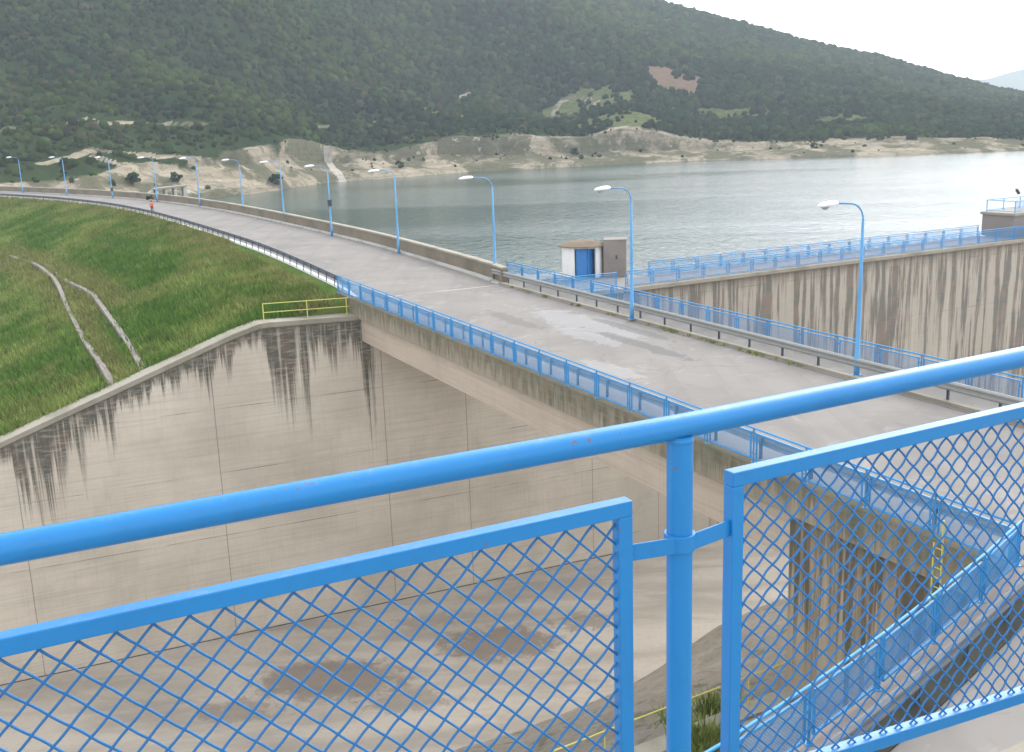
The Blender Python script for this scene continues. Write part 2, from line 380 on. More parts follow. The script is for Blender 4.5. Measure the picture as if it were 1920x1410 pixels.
# ------------------------------------------------------------------ materials of the setting
def mat_asphalt():
    t = NT('old_grey_asphalt', .92, .15); p = t.pos()
    a = t.noise(p, .22, 5, .62, .6); b = t.noise(p, 2.2, 5, .7); c = t.noise(p, 55, 2, .6)
    col = t.mix(t.step(a, .38, .7), (.235, .217, .200), (.192, .178, .165))
    col = t.mix(t.math('MULTIPLY', t.step(b, .5, .8), .45), col, (.20, .19, .185))
    e = t.noise(p, .45, 4, .6, 1.2); col = t.mix(t.math('MULTIPLY', t.step(e, .58, .66), .35), col, (.33, .32, .31))
    f = t.noise(p, .55, 5, .6, 1.5); col = t.mix(t.math('MULTIPLY', t.step(f, .62, .69), .35), col, (.13, .125, .12))
    # hairline cracks and long tyre-worn bands
    vo = t.n('ShaderNodeTexVoronoi', feature='DISTANCE_TO_EDGE'); wv = t.n('ShaderNodeVectorMath', operation='ADD'); nz = t.n('ShaderNodeTexNoise'); t.l(p, nz.inputs['Vector']); nz.inputs['Scale'].default_value = .8
    t.l(p, wv.inputs[0]); t.l(nz.outputs['Color'], wv.inputs[1]); t.l(wv.outputs[0], vo.inputs['Vector']); vo.inputs['Scale'].default_value = .22
    ck = t.math('MULTIPLY', t.math('LESS_THAN', vo.outputs['Distance'], .004), t.step(t.noise(p, .12, 2), .54, .60)); col = t.mix(t.math('MULTIPLY', ck, .45), col, (.08, .078, .075))
    mp = t.n('ShaderNodeMapping'); t.l(p, mp.inputs[0]); mp.inputs['Rotation'].default_value = (0, 0, -R(26.1)); mp.inputs['Scale'].default_value = (1.0, .04, 1)
    ty = t.noise(mp.outputs[0], .8, 3, .6); col = t.mix(t.math('MULTIPLY', t.step(ty, .45, .7), .30), col, (.15, .14, .132))
    for (n0, b0, ln, wd, cc, k) in ((29.3, 50.5, 6.5, 1.7, (.32, .315, .32), .5), (27.6, 47.0, 3.5, .9, (.32, .315, .32), .45), (28.6, 43.5, 5.5, .55, (.12, .118, .115), .7), (26.5, 53.5, 4.0, .6, (.13, .125, .12), .6), (30.4, 47.5, 4.5, .5, (.12, .118, .115), .6), (24.6, 40.0, 3.0, .8, (.34, .33, .32), .5)):
        c0 = BR(n0, b0); v = t.n('ShaderNodeVectorMath', operation='SUBTRACT'); t.l(p, v.inputs[0]); v.inputs[1].default_value = (c0[0], c0[1], 0)
        m2 = t.n('ShaderNodeMapping'); m2.vector_type = 'POINT'; rt = t.n('ShaderNodeVectorRotate', rotation_type='Z_AXIS'); t.l(v.outputs[0], rt.inputs['Vector']); rt.inputs['Angle'].default_value = -R(26.1)
        t.l(rt.outputs[0], m2.inputs[0]); m2.inputs['Scale'].default_value = (1/wd, 1/ln, 0)
        le = t.n('ShaderNodeVectorMath', operation='LENGTH'); t.l(m2.outputs[0], le.inputs[0])
        dd_ = t.math('ADD', le.outputs['Value'], t.math('MULTIPLY', t.math('SUBTRACT', t.noise(p, 1.1, 5, .7, .8), .5), 2.2))
        col = t.mix(t.math('MULTIPLY', t.math('SUBTRACT', 1.0, t.step(dd_, .75, .95)), k), col, cc)
    col = t.mix(t.math('MULTIPLY', c, .22), col, (.2, .19, .18)); 
    t.color(col); t.bump(t.math('ADD', b, c), .2, .01); return t.m
def mat_floor():
    t = NT('chute_floor_concrete', .85, .25); p = t.pos()
    mp = t.n('ShaderNodeMapping'); t.l(p, mp.inputs[0]); mp.inputs['Rotation'].default_value = (0, 0, -R(23.5)); mp.inputs['Scale'].default_value = (.25, 1, 1)
    q = mp.outputs[0]
    a = t.noise(q, .35, 6, .65, .4); b = t.noise(p, 3.0, 5, .7); d = t.noise(q, .16, 4, .6)
    col = t.mix(t.step(a, .40, .68), (.41, .36, .30), (.30, .262, .215))
    col = t.mix(t.math('MULTIPLY', t.step(d, .55, .68), .5), col, (.20, .175, .15))
    col = t.mix(t.math('MULTIPLY', t.step(b, .45, .8), .35), col, (.24, .215, .18))
    # lasting damp patches in the hollows of the floor
    for (s, dd, r, k) in ((-6.5, -8.6, 3.4, .75), (4.6, -9.2, 3.0, .8), (-12, -9.8, 1.6, .5), (-3, -13, 1.8, .5), (11.0, -9.2, 1.7, .6), (1.5, -4.0, 1.6, .35)):
        c = CH(s, dd); v = t.n('ShaderNodeVectorMath', operation='SUBTRACT'); t.l(p, v.inputs[0]); v.inputs[1].default_value = (c[0], c[1], FLOOR_Z)
        m2 = t.n('ShaderNodeMapping'); t.l(v.outputs[0], m2.inputs[0]); m2.inputs['Rotation'].default_value = (0, 0, -R(23.5)); m2.inputs['Scale'].default_value = (.62, 1.1, 1)
        ln = t.n('ShaderNodeVectorMath', operation='LENGTH'); t.l(m2.outputs[0], ln.inputs[0])
        dist = t.math('ADD', ln.outputs['Value'], t.math('MULTIPLY', t.math('SUBTRACT', t.noise(p, .9, 6, .78, .6), .5), 5.0))
        col = t.mix(t.math('MULTIPLY', t.math('SUBTRACT', 1.0, t.step(dist, r*.55, r)), k), col, (.155, .125, .10))
    t.color(col); t.bump(b, .3, .03); return t.m
def mat_bank():
    t = NT('rough_bank', .95, .1); p = t.pos()
    a = t.noise(p, .5, 5, .65); b = t.noise(p, 4, 5, .75); c = t.noise(p, 22, 3, .7)
    col = t.mix(t.step(a, .4, .65), (.37, .32, .255), (.42, .385, .33))
    col = t.mix(t.math('MULTIPLY', t.step(b, .4, .75), .6), col, (.20, .165, .125))
    col = t.mix(t.math('MULTIPLY', t.step(c, .5, .75), .4), col, (.40, .36, .31)); 
    g = t.noise(p, .9, 4, .6); col = t.mix(t.math('MULTIPLY', t.step(g, .56, .68), .55), col, (.10, .12, .05))
    t.color(col); t.bump(t.math('ADD', b, c), .9, .2); return t.m
def mat_grassland():
    t = NT('grassy_soil', .95, .0); p = t.pos()
    a = t.noise(p, .12, 5, .6); b = t.noise(p, 1.2, 5, .7)
    col = t.mix(t.step(a, .4, .65), (.075, .135, .03), (.12, .15, .045)); col = t.mix(t.step(b, .45, .75), col, (.05, .085, .022))
    t.color(col); t.bump(b, .6, .2); return t.m
def mat_hill():
    t = NT('hillside_ground', .95, .0); p = t.pos()
    at = t.n('ShaderNodeAttribute', attribute_name='tint'); sp = t.n('ShaderNodeSeparateColor'); t.l(at.outputs['Color'], sp.inputs[0])
    bank, field, brown = sp.outputs[0], sp.outputs[1], sp.outputs[2]
    a = t.noise(p, .045, 6, .62); b = t.noise(p, .30, 6, .7, .6); 
    forest = t.mix(t.step(a, .4, .65), (.022, .040, .016), (.035, .052, .020))
    mp = t.mapv(p, (.05, .05, .55)); st = t.noise(mp, 1.0, 6, .7, .9)
    soil = t.mix(t.step(st, .36, .62), (.36, .31, .235), (.25, .215, .16))
    soil = t.mix(t.math('MULTIPLY', t.step(b, .50, .62), .75), soil, (.15, .135, .085))
    g = t.noise(p, .05, 5, .65, .5); soil = t.mix(t.math('MULTIPLY', t.step(g, .45, .55), .8), soil, (.075, .08, .045))
    w = t.noise(p, .14, 5, .7, 1.0); soil = t.mix(t.math('MULTIPLY', t.step(w, .60, .68), .7), soil, (.45, .40, .31))
    fld = t.mix(t.step(b, .4, .6), (.065, .095, .032), (.125, .13, .062))
    br = t.mix(t.step(b, .4, .6), (.17, .115, .085), (.13, .10, .07))
    edge = t.math('MULTIPLY', t.math('SUBTRACT', b, .5), .6)
    col = t.mix(t.step(t.math('ADD', field, edge), .4, .6), forest, fld)
    col = t.mix(t.step(t.math('ADD', brown, edge), .4, .6), col, br)
    col = t.mix(t.step(t.math('ADD', bank, edge), .35, .6), col, soil)
    t.color(col); t.bump(t.math('ADD', b, st), .9, 1.2); return t.m
def mat_water():
    t = NT('reservoir_water', .09, .5); p = t.pos()
    t.b.inputs['IOR'].default_value = 1.33
    t.color((.028, .062, .055))
    q = t.mapv(p, (1.0, .55, 1.0))
    a = t.noise(q, .75, 5, .72, .4); b = t.noise(q, .30, 4, .65, .5); c = t.noise(q, 3.1, 2, .5); g = t.noise(t.mapv(p, (.25, 1.2, 1)), .02, 3, .5)
    h = t.math('ADD', t.math('MULTIPLY', a, 1.0), t.math('ADD', t.math('MULTIPLY', b, .55), t.math('MULTIPLY', c, .05)))
    h = t.math('MULTIPLY', h, t.math('ADD', .55, t.math('MULTIPLY', t.step(g, .38, .62), .6)))
    x = t.n('ShaderNodeBump'); t.l(h, x.inputs['Height']); x.inputs['Strength'].default_value = 1.0; x.inputs['Distance'].default_value = .24
    t.l(x.outputs[0], t.b.inputs['Normal']); return t.m
def mat_tint(name, rough=.8, trans=0.0, sc=3.0, var=.45):
    t = NT(name, rough, .0); at = t.n('ShaderNodeAttribute', attribute_name='tint')
    n = t.noise(t.pos(), sc, 3, .6); col = t.mix(t.math('MULTIPLY', t.step(n, .35, .7), var), at.outputs['Color'], (.02, .03, .012))
    t.color(col)
    return t.m
M['asphalt'] = mat_asphalt(); M['floor'] = mat_floor(); M['bank'] = mat_bank(); M['grassland'] = mat_grassland()
M['hill'] = mat_hill(); M['water'] = mat_water(); M['leaf'] = mat_tint('foliage', .85, sc=.12, var=.5); M['blade'] = mat_tint('grass_blades', .8, sc=.6, var=.35)
M['dirt'] = mat_concrete('pale_dirt', (.55, .45, .33), (.40, .32, .23))
M['beam_shade'] = mat_concrete('guardrail_shade_strip', (.045, .045, .032), (.025, .023, .02))  # near-black colour standing in for the shade under the curved guardrail beam

far_tab = [(-60,.25),(-24,.2),(-22.6,.08),(-22.2,.10),(-21.9,.55),(-20.6,.62),(-19.7,.60),(-19.2,.18),(-18.4,.52),(-17.9,.15),(-16.6,.42),(-16.2,.12),(-14.5,.14),(-11.3,.13),(-10.6,.40),(-10.2,.10),(-9.2,.24),(-8.7,.06),(-7.0,.12),(-6.6,.45),(-5.2,.58),(-4.6,.85),(-4.1,.35),(-3.3,.10),(-3.0,.30),(-1.2,.30),(-.7,.16),(-.5,1.0),(-.1,1.0),(.15,.05),(2,.06),(20,.08)]
M['farwall'] = mat_streaked('stained_chute_wall', far_tab, -60, 20, 9.0, fine=2.6, joints=(-22.1, -10.4, .62, 6.5, 16.3), band=.75, thr=(.36, .52), hjoints=4.2)
rnd = random.Random(5)
g_tab = [(i*75/30, rnd.choice((.12, .3, 1.0, 1.0, .7, .9))) for i in range(31)]; g_tab[:4] = [(a, .13) for a, _ in g_tab[:4]]
M['guidewall'] = mat_streaked('streaked_guide_wall', g_tab, 0, 75, 60.0, base=(.50, .45, .375), stain=(.125, .12, .105), fine=1.35, band=1.4, thr=(.46, .54), hjoints=4.5, joints=(3.1, 9.8, 16.6, 23.4, 30.2, 37, 43.8, 50.6), boards=.35, soft=.7, strength=.85, brkw=.08)
M['fascia'] = mat_streaked('mossy_deck_edge', [(0, .7), (6, 1), (9, .5), (14, 1), (20, .7), (24, 1), (30, .6), (36, .9), (41, .5), (48, .8), (54, .5), (60, .6)], 0, 60, 1.5, base=(.30, .26, .20), stain=(.10, .10, .065), fine=1.6, band=.5, thr=(.34, .6), tone=(.24, .21, .155), boards=.3)
M['girder'] = mat_streaked('smooth_girder_concrete', [(0, .2), (30, .3), (60, .25)], 0, 60, 1.0, base=(.47, .39, .31), stain=(.17, .15, .11), fine=1.2, tone=(.43, .355, .28), boards=1.0, strength=.5)
M['abut'] = mat_streaked('streaked_abutment_wall', [(0, .6), (1.2, 1), (2.2, .4), (3, .95), (3.8, .5), (5, 1), (5.6, .4), (6.4, .9), (7.5, .7), (10, .8)], 0, 10, 6.5, base=(.38, .315, .235), stain=(.075, .07, .05), fine=2.0, band=1.6, thr=(.42, .54), tone=(.26, .21, .15), boards=.3, brkw=.08)

# ------------------------------------------------------------------ chute: floor, far wall, guide wall, near bank
def wall_strip(mb, pts, tops, bot, back, thick, u0, du=.5):
    """vertical wall face through plan points with sloping top; front uv in metres"""
    P = np.asarray(pts); L = np.r_[0, np.cumsum(np.linalg.norm(np.diff(P[:, :2], axis=0), axis=1))]
    nv = 12
    F = np.zeros((len(P), nv, 3)); UV = np.zeros((len(P), nv, 2))
    for i in range(len(P)):
        for j in range(nv):
            z = tops[i]+(bot-tops[i])*j/(nv-1); F[i, j] = (P[i, 0], P[i, 1], z); UV[i, j] = (u0+L[i], tops[i]-z)
    mb.grid(F[:, ::-1], UV[:, ::-1])
    B = np.asarray(back)*thick
    T = np.zeros((len(P), 2, 3)); T[:, 0] = F[:, 0]; T[:, 1] = F[:, 0]+B; mb.grid(T)
    K = np.zeros((len(P), 2, 3)); K[:, 0] = F[:, 0]+B; K[:, 1] = F[:, -1]+B; mb.grid(K)
    for i in (0, -1):
        a, b = F[i, 0], F[i, -1]; mb.add([a, b, b+B, a+B], [(0, 1, 2, 3)] if i == 0 else [(3, 2, 1, 0)])

mb = MB(); mb.add([CH(-75, .3, FLOOR_Z), CH(17, .3, FLOOR_Z), CH(17, 3, FLOOR_Z), CH(95, 14, FLOOR_Z), CH(95, -60, FLOOR_Z), CH(-75, -60, FLOOR_Z)], [(0, 5, 4, 3, 2, 1)])
mb.build('spillway_floor', M['floor'], kind='structure')

def cope_z(s): return float(np.interp(s, [-75, -22.7, -9.0, -7.0, 0, .6], [-24.8, -6.25, -1.37, -.80, -.98, -1.0]))
wall = empty('spillway_wall', CH(0, 0, FLOOR_Z), label='long stained concrete spillway wall falling away with the grassy embankment to the left of the bridge', cat='wall')
mb = MB(); S = np.r_[np.arange(-58, -9.2, .8), np.arange(-9, .61, .4)]
wall_strip(mb, [CH(s) for s in S], [cope_z(s)-.38 for s in S], FLOOR_Z, CD, .9, -58)
S2 = np.r_[.6, np.arange(2, 19.0, 1.4), 19.13]
wall_strip(mb, [CH(s) for s in S2], [-1.35]*len(S2), FLOOR_Z, CD, .9, .6)
o = mb.build('wall_face', M['farwall'], wall, origin=None); o.matrix_parent_inverse = Matrix.Translation(-wall.location)
def adopt(o, p): o.parent = p; o.matrix_parent_inverse = p.matrix_basis.inverted(); return o
mb = MB()
S = np.r_[np.arange(-58, -9.2, 1.2), np.arange(-9, .5, .6), .45]
def sweep(mb, path, prof, closed=True):
    """profile [(across, z)] swept along path [(p, across_dir)]"""
    G = np.array([[p+ad*a+UPZ*z for (a, z) in prof] for p, ad in path]); n = len(prof)
    V = G.reshape(-1, 3); m = len(path); Fc = []
    for i in range(m-1):
        for k in range(n if closed else n-1):
            k2 = (k+1) % n; Fc.append((i*n+k, (i+1)*n+k, (i+1)*n+k2, i*n+k2))
    if closed: Fc.append(tuple(range(n))); Fc.append(tuple((m-1)*n+k for k in range(n-1, -1, -1)))
    L = np.r_[0, np.cumsum(np.linalg.norm(np.diff(np.array([p for p, _ in path]), axis=0), axis=1))]
    pl = np.r_[0, np.cumsum([np.hypot(prof[(k+1) % n][0]-prof[k][0], prof[(k+1) % n][1]-prof[k][1]) for k in range(n-1)])]
    mb.add(V, Fc, [(L[i], pl[k]) for i in range(m) for k in range(n)])
sweep(mb, [(CH(s, 0, cope_z(s)), CD) for s in S], [(-.14, 0), (-.14, -.30), (0.0, -.38), (1.5, -.38), (1.5, 0)])
adopt(mb.build('coping', M['cope']), wall)
mb = MB(); S = np.arange(12.4, 19.1, 1.1)
sweep(mb, [(CH(s, 0, -1.0), CD) for s in S], [(-.25, 0), (-.25, -.28), (0, -.35), (1.0, -.35), (1.0, 0)])
adopt(mb.build('coping', M['cope']), wall)
mb = MB(); 
mb.bar(CH(-50, -.03, FLOOR_Z+.01), CH(18, -.03, FLOOR_Z+.01), .10, .04)
adopt(mb.build('joint_seal', M['darkbox']), wall)

gw = empty('guide_wall', GU(0, 0, FLOOR_Z), label='tall streaked concrete guide wall carrying the railed walkway out along the reservoir', cat='wall')
S = np.arange(0, 76, 1.5); mb = MB(); wall_strip(mb, [GU(s) for s in S], [-1.36]*len(S), FLOOR_Z, GD, 3.5, 0)
adopt(mb.build('wall_face', M['guidewall']), gw)
mb = MB(); sweep(mb, [(GU(s, 0, -1.0), GD) for s in (0, 20, 40, 60, 75)], [(-.42, 0), (-.42, -.26), (-.06, -.36), (3.9, -.36), (3.9, 0)])
adopt(mb.build('walkway_slab', M['cope']), gw)
mb = MB(); sweep(mb, [(GU(s, 0, -.99), GD) for s in (0, 20, 40, 60, 75)], [(.18, 0), (.18, .02), (3.5, .02), (3.5, 0)]); adopt(mb.build('walkway_paving', M['asphalt']), gw)

# near side of the chute: ledge at -7 m, rough slope down to the floor
rim = catmull([(-75, 12), (-50, 25), (-30, 36), (-12, 46), (-1, 52), (6.3, 56.8), (13, 63.4), (22, 67.6), (60, 84.5)], 2.0)
led = catmull([(-45, -2), (-30, 7.5), (-18, 15), (-8, 21.2), (3.2, 27.7), (5.9, 29.3), (11.9, 32.8), (22, 38.9), (60, 61)], 2.0)
nN = 200; rim = resample(rim, n=nN); led = resample(led, n=nN)
led0 = led.copy(); kk = 60; G = np.zeros((nN, kk, 3))
for j in range(kk):
    t = j/(kk-1); xy = rim*(1-t)+led*t; G[:, j, :2] = xy
    z = FLOOR_Z-.15+14.25*t**np.interp(xy[:, 0], [2, 7, 12, 60], [.92, .9, .8, .8]); nz = (fbm(xy[:, 0], xy[:, 1], 3.2, 4, 77)-.5)*1.5*np.sin(np.pi*min(1, t*1.02)) if t < 1 else 0
    G[:, j, 2] = z+nz
mb = MB(); mb.grid(G[:, ::-1]); mb.build('chute_bank', M['bank'], smooth=True, kind='structure')

# lower road edge: curve of the near bank below the platform
CUR = [(12.1, 24.0), (10.9, 22.65), (9.46, 21.17), (7.58, 19.25), (6.07, 17.78), (4.78, 16.58), (3.3, 15.25), (1.4, 13.7), (-.9, 12.1), (-3.6, 10.7)]
CURV = catmull(CUR, .5)
mb = MB()
gnd = [BR(36, 16.0, -7)]+[np.array([p[0], p[1], -7.0]) for p in CURV]+[np.array([-45, -14, -7.0])]
ledp = [np.array([p[0], p[1], -7.02]) for p in led]
A = resample(np.array([[-45, -14, -7.02]]+[[p[0], p[1], -7.02] for p in CURV[::-1]]+[[34, 32, -7.02]]), n=nN)
G = np.zeros((nN, 8, 3))
for j in range(8): t = j/7; G[:, j] = np.array(ledp)*(1-t)+A*t
mb.grid(G[:, ::-1]); mb.build('ledge', M['conc'], kind='structure')

rw = empty('retaining_wall', (CUR[3][0], CUR[3][1], -7), label='curved concrete retaining wall under the lower road edge, below the blue curved railing', cat='wall')
mb = MB(); path = [(np.array([p[0], p[1], 0.0]), np.array([n[0], n[1], 0.0])) for p, n in zip(CURV, -normals2(CURV))]
# normals2 gives right of travel; travel runs towards the camera's left, so the land side is on the left
sweep(mb, path, [(-.05, -.14), (-.05, -7.2), (.45, -7.2), (.45, -.14)])
adopt(mb.build('wall_face', M['abut']), rw)
mb = MB(); sweep(mb, path, [(-.18, .12), (-.18, -.135), (.36, -.135), (.36, .12)]); adopt(mb.build('kerb', M['boxconc']), rw)

# ------------------------------------------------------------------ lower road / plaza, bridge deck road, embankment road
mb = MB(); off = np.array([p+n*.44 for p, n in zip(CURV, -normals2(CURV))])
poly = [(p[0], p[1], -.02) for p in off]+[(-8, 6, -.02), (-8, -45, -.02), (90, -45, -.02), (90, 60, -.02), tuple(BR(36, 16, -.02)), tuple(BR(21.6, 16.0, -.02))]
mb.add(poly, [tuple(range(len(poly)))[::-1]]); mb.build('lower_road', M['asphalt'], kind='structure')
mb = MB(); Lr = [BR(21.75, b, .004) for b in (12, 30, 50, 66.4)]+[np.array([q[0], q[1], .004]) for q in crest(.1)[1:]]
Rr = [BR(31.75, b, .004) for b in (12, 30, 50, 66.4)]+[np.array([q[0], q[1], .004]) for q in crest(ROAD_W+.4)[1:]]
G = np.stack([np.array(Lr), (np.array(Lr)+np.array(Rr))/2, np.array(Rr)], 1); mb.grid(G); mb.build('road', M['asphalt'], kind='structure')

# ------------------------------------------------------------------ bridge
bridge = empty('road_bridge', BR(27, 42, -2.65), label='flat concrete road bridge spanning the spillway chute', cat='bridge')
def adopt_mb(mb, name, m, p, **k): return adopt(mb.build(name, m, **k), p)
mb = MB()
B = np.arange(16, 70.3, 1.8)
G = np.zeros((len(B), 5, 3)); UV = np.zeros((len(B), 5, 2))
for i, b in enumerate(B):
    for j in range(5): z = .06-1.12*j/4; G[i, j] = BR(21.12, b, z); UV[i, j] = (b-16, .06-z)
mb.grid(G, UV)
mb.add([BR(21.12, 16, .06), BR(21.12, B[-1], .06), BR(21.55, B[-1], .06), BR(21.55, 16, .06), BR(21.12, 16, -1.06), BR(21.12, B[-1], -1.06), BR(21.55, B[-1], -1.06), BR(21.55, 16, -1.06)],
       [(0, 3, 2, 1), (4, 5, 6, 7), (2, 3, 7, 6), (0, 4, 7, 3), (1, 2, 6, 5)])
adopt_mb(mb, 'deck_edge', M['fascia'], bridge)
mb = MB(); mb.box(BR(21.55, 16, -1.02), BN*12.4, BV*51, (0, 0, 1.0)); adopt_mb(mb, 'deck_slab', M['conc'], bridge)
mb = MB(); G = np.zeros((30, 4, 3)); UV = np.zeros((30, 4, 2))
for i in range(30):
    for j in range(4): b = 24.2+41.6*i/29; z = -1.02-1.63*j/3; G[i, j] = BR(21.42, b, z); UV[i, j] = (b-16, -1.02-z)
mb.grid(G, UV); mb.add([BR(21.42, 24.2, -2.65), BR(21.42, 65.8, -2.65), BR(33.3, 65.8, -2.65), BR(33.3, 24.2, -2.65), BR(33.3, 65.8, -1.03), BR(33.3, 24.2, -1.03), BR(21.42, 65.8, -1.03), BR(21.42, 24.2, -1.03)],
   [(0, 1, 2, 3), (3, 2, 4, 5), (1, 6, 4, 2), (0, 3, 5, 7)]); adopt_mb(mb, 'girder', M['girder'], bridge)
mb = MB(); mb.box(BR(31.8, 16, -.01), BN*.22, BV*52, (0, 0, .17)); adopt_mb(mb, 'kerb', M['cope'], bridge)
mb = MB(); mb.box(BR(32.03, 16, -.01), BN*1.9, BV*52.6, (0, 0, .12)); adopt_mb(mb, 'side_strip', M['asphalt'], bridge)
mb = MB(); mb.box(BR(21.8, 65.95, .006), BN*9.9, BV*.28, (0, 0, .012)); adopt_mb(mb, 'expansion_joint', M['conc'], bridge)
mb = MB(); mb.box(BR(31.62, 16.2, .008), BN*.17, BV*51, (0, 0, .02)); adopt_mb(mb, 'gutter', M['boxconc'], bridge)
ab = empty('bridge_abutment', BR(27, 20, -7), label='dark streaked concrete abutment under the near end of the bridge, behind the yellow ladder', cat='abutment')
mb = MB(); G = np.zeros((18, 9, 3)); UV = np.zeros((18, 9, 2))
for i in range(18):
    for j in range(9): b = 14.8+9.4*i/17; z = -1.03-9.5*j/8; G[i, j] = BR(21.3, b, z); UV[i, j] = (b-14.8, -.9-z)
mb.grid(G, UV)
G = np.zeros((14, 9, 3)); UV = np.zeros((14, 9, 2))
for i in range(14):
    for j in range(9): z = -1.03-9.5*j/8; G[i, j] = BR(21.3+12.4*i/13, 24.2, z); UV[i, j] = (9.4*i/13, -.9-z)
mb.grid(G, UV); adopt_mb(mb, 'wall_face', M['abut'], ab)

# apron behind the wall between the bridge and the kiosk
mb = MB(); pts = [CH(12.3, .9, -1.01), CH(19.2, .9, -1.01), GU(0, 3.9, -1.01), GU(4.5, 3.9, -1.01), GU(4.5, 10, -1.01), GU(-6, 11, -1.01), CH(9, 9.5, -1.01)]
n = len(pts); low = [p+np.array([0, 0, -8.0]) for p in pts]
mb.add(pts+low, [tuple(range(n))]+[(i, i+n, (i+1) % n+n, (i+1) % n) for i in range(n)]); mb.build('apron', M['cope'], kind='structure')

# ------------------------------------------------------------------ embankment
QZ = ([-.5, 0, .8, 3, 6.4, 22, 60, 130], [-.05, -.03, -.16, -.55, -.95, -6.45, -20.0, -45.0])
def emb_q(q): return np.interp(q, *QZ)
qs = np.r_[0, .5, 1.0, np.arange(2, 30, 1.5), np.arange(30, 130, 5)]
EN2 = EN.copy(); w2 = CW[:2]
for i in range(len(EL)):
    t = min(1, i*2.0/60.0); v = w2*(1-t)+EN[i]*t; EN2[i] = v/np.linalg.norm(v)
ES = EL.copy(); 
G = np.zeros((len(EL), len(qs), 3))
# the first row runs along the wall just behind its coping
shift = (CH(0, 1.3)[:2]@CD[:2]-EL[0]@CD[:2])
for i in range(len(EL)):
    base = EL[i]+CD[:2]*shift*max(0, 1-i/6)
    for j, q in enumerate(qs): G[i, j, :2] = base-EN2[i]*q
G[:, :, 2] = emb_q(qs)[None, :]
G[:, :, 2] += (fbm(G[:, :, 0], G[:, :, 1], 9, 3, 61)-.5)*.8*np.clip(qs/12, 0, 1)[None, :]*np.clip(np.arange(len(EL))/8, .25, 1)[:, None]
SK = G[0].copy(); SK[:, 2] -= 4; Gs = np.concatenate([SK[None], G]); mb = MB(); mb.grid(Gs[:, ::-1]); mb.build('embankment_slope', M['grassland'], smooth=True, kind='structure')
EMB = G
o2 = crest(ROAD_W+.9); up = np.zeros((len(EL), 5, 3))
for j, (q, z) in enumerate(((-1.6, -.03), (.0, -.03), (.5, -.4), (14, -9.5), (30, -20))): up[:, j, :2] = o2+EN*q; up[:, j, 2] = z
up[0, 3:, :2] = up[1, 3:, :2]
mb = MB(); mb.grid(up[:, ::-1]); mb.build('embankment_upstream_face', M['bank'], kind='structure')
mb = MB(); mb.box(BR(31.7, 66.5, -1.2), BN*4, BV*4, (0, 0, 1.19)); mb.box(BR(21.3, 66.8, -1.5), BN*11, BV*2.5, (0, 0, 1.48)); mb.build('road_fill', M['cope'], kind='structure')

# parapet along the reservoir side of the crest road
pw = empty('parapet_wall', (o2[5][0], o2[5][1], 0), label='low brown concrete parapet wall between the crest road and the reservoir', cat='wall')
pth = [(np.array([p[0], p[1], 0.0]), np.array([n[0], n[1], 0.0])) for p, n in zip(crest(ROAD_W+.75), EN)]
mb = MB(); sweep(mb, pth, [(0, 0), (0, 1.02), (.42, 1.02), (.42, -1)]); adopt_mb(mb, 'wall_face', M['parapet'], pw)
mb = MB(); sweep(mb, pth, [(-.06, 1.02), (-.06, 1.16), (.48, 1.16), (.48, 1.02)]); adopt_mb(mb, 'coping', M['cope'], pw)
mb = MB(); sweep(mb, pth, [(-.42, 0), (-.42, .13), (-.003, .13), (-.003, 0)]); adopt_mb(mb, 'kerb', M['pale'], pw)
mb = MB(); sweep(mb, [(np.array([p[0], p[1], 0.0]), np.array([n[0], n[1], 0.0])) for p, n in zip(crest(-.28), EN)], [(.32, -.1), (.32, .13), (.60, .13), (.60, -.1)])
tag(mb.build('kerb', M['white']), 'low whitewashed kerb along the grassy edge of the crest road, under the dark guardrail', 'kerb')

# ------------------------------------------------------------------ reservoir
mb = MB(); wp = [GU(4.5, 9.5), GU(4.5, 3.6), GU(73, 3.6), np.array([300, 230, 0]), np.array([1100, 500, 0]), np.array([1100, 1100, 0]), np.array([-700, 1100, 0]), np.array([-230, 300, 0]), np.array([-165, 262, 0])]
wp += [np.array([p[0], p[1], 0.0]) for p in (crest(ROAD_W+1.5)[::-6])][1:]+[CH(9.5, 9.0)]
mb.add([(p[0], p[1], WATER_Z) for p in wp], [tuple(range(len(wp)))]); mb.build('water', M['water'], kind='structure')
# ------------------------------------------------------------------ hills
FIELDS = [((44, 583), 33, 40, 'f'), ((99, 652), 21, 38, 'b'), ((119, 583), 32, 17, 'f'), ((52, 508), 28, 26, 'f'), ((-30, 520), 20, 25, 'f'), ((176, 560), 26, 14, 'f')]
TRACKS = {'T1': [(-152, 322), (-148.8, 340.9), (-139.5, 346.4), (-127.9, 350), (-122.1, 366), (-110.8, 371), (-102.4, 374.3)],
 'T2': [(-128, 301), (-123, 309), (-118.5, 319), (-114.6, 323.5), (-109, 331), (-101.4, 337.8), (-93.2, 342.0), (-87.5, 346), (-80, 350)],
 'T2b': [(-117, 312), (-110, 315.5), (-103.6, 325.3), (-95.9, 333.3)],
 'T3': [(-75.6, 441), (-71.1, 462), (-66, 474), (-56.9, 482.1)], 'T4': [(-26.6, 597), (-18.2, 611)],
 'T5': [(27.1, 600.0), (32, 611.8), (40, 616), (47.0, 606), (50.1, 585), (44, 566), (30, 568)]}
TP = {k: catmull(v, 2.0) for k, v in TRACKS.items()}
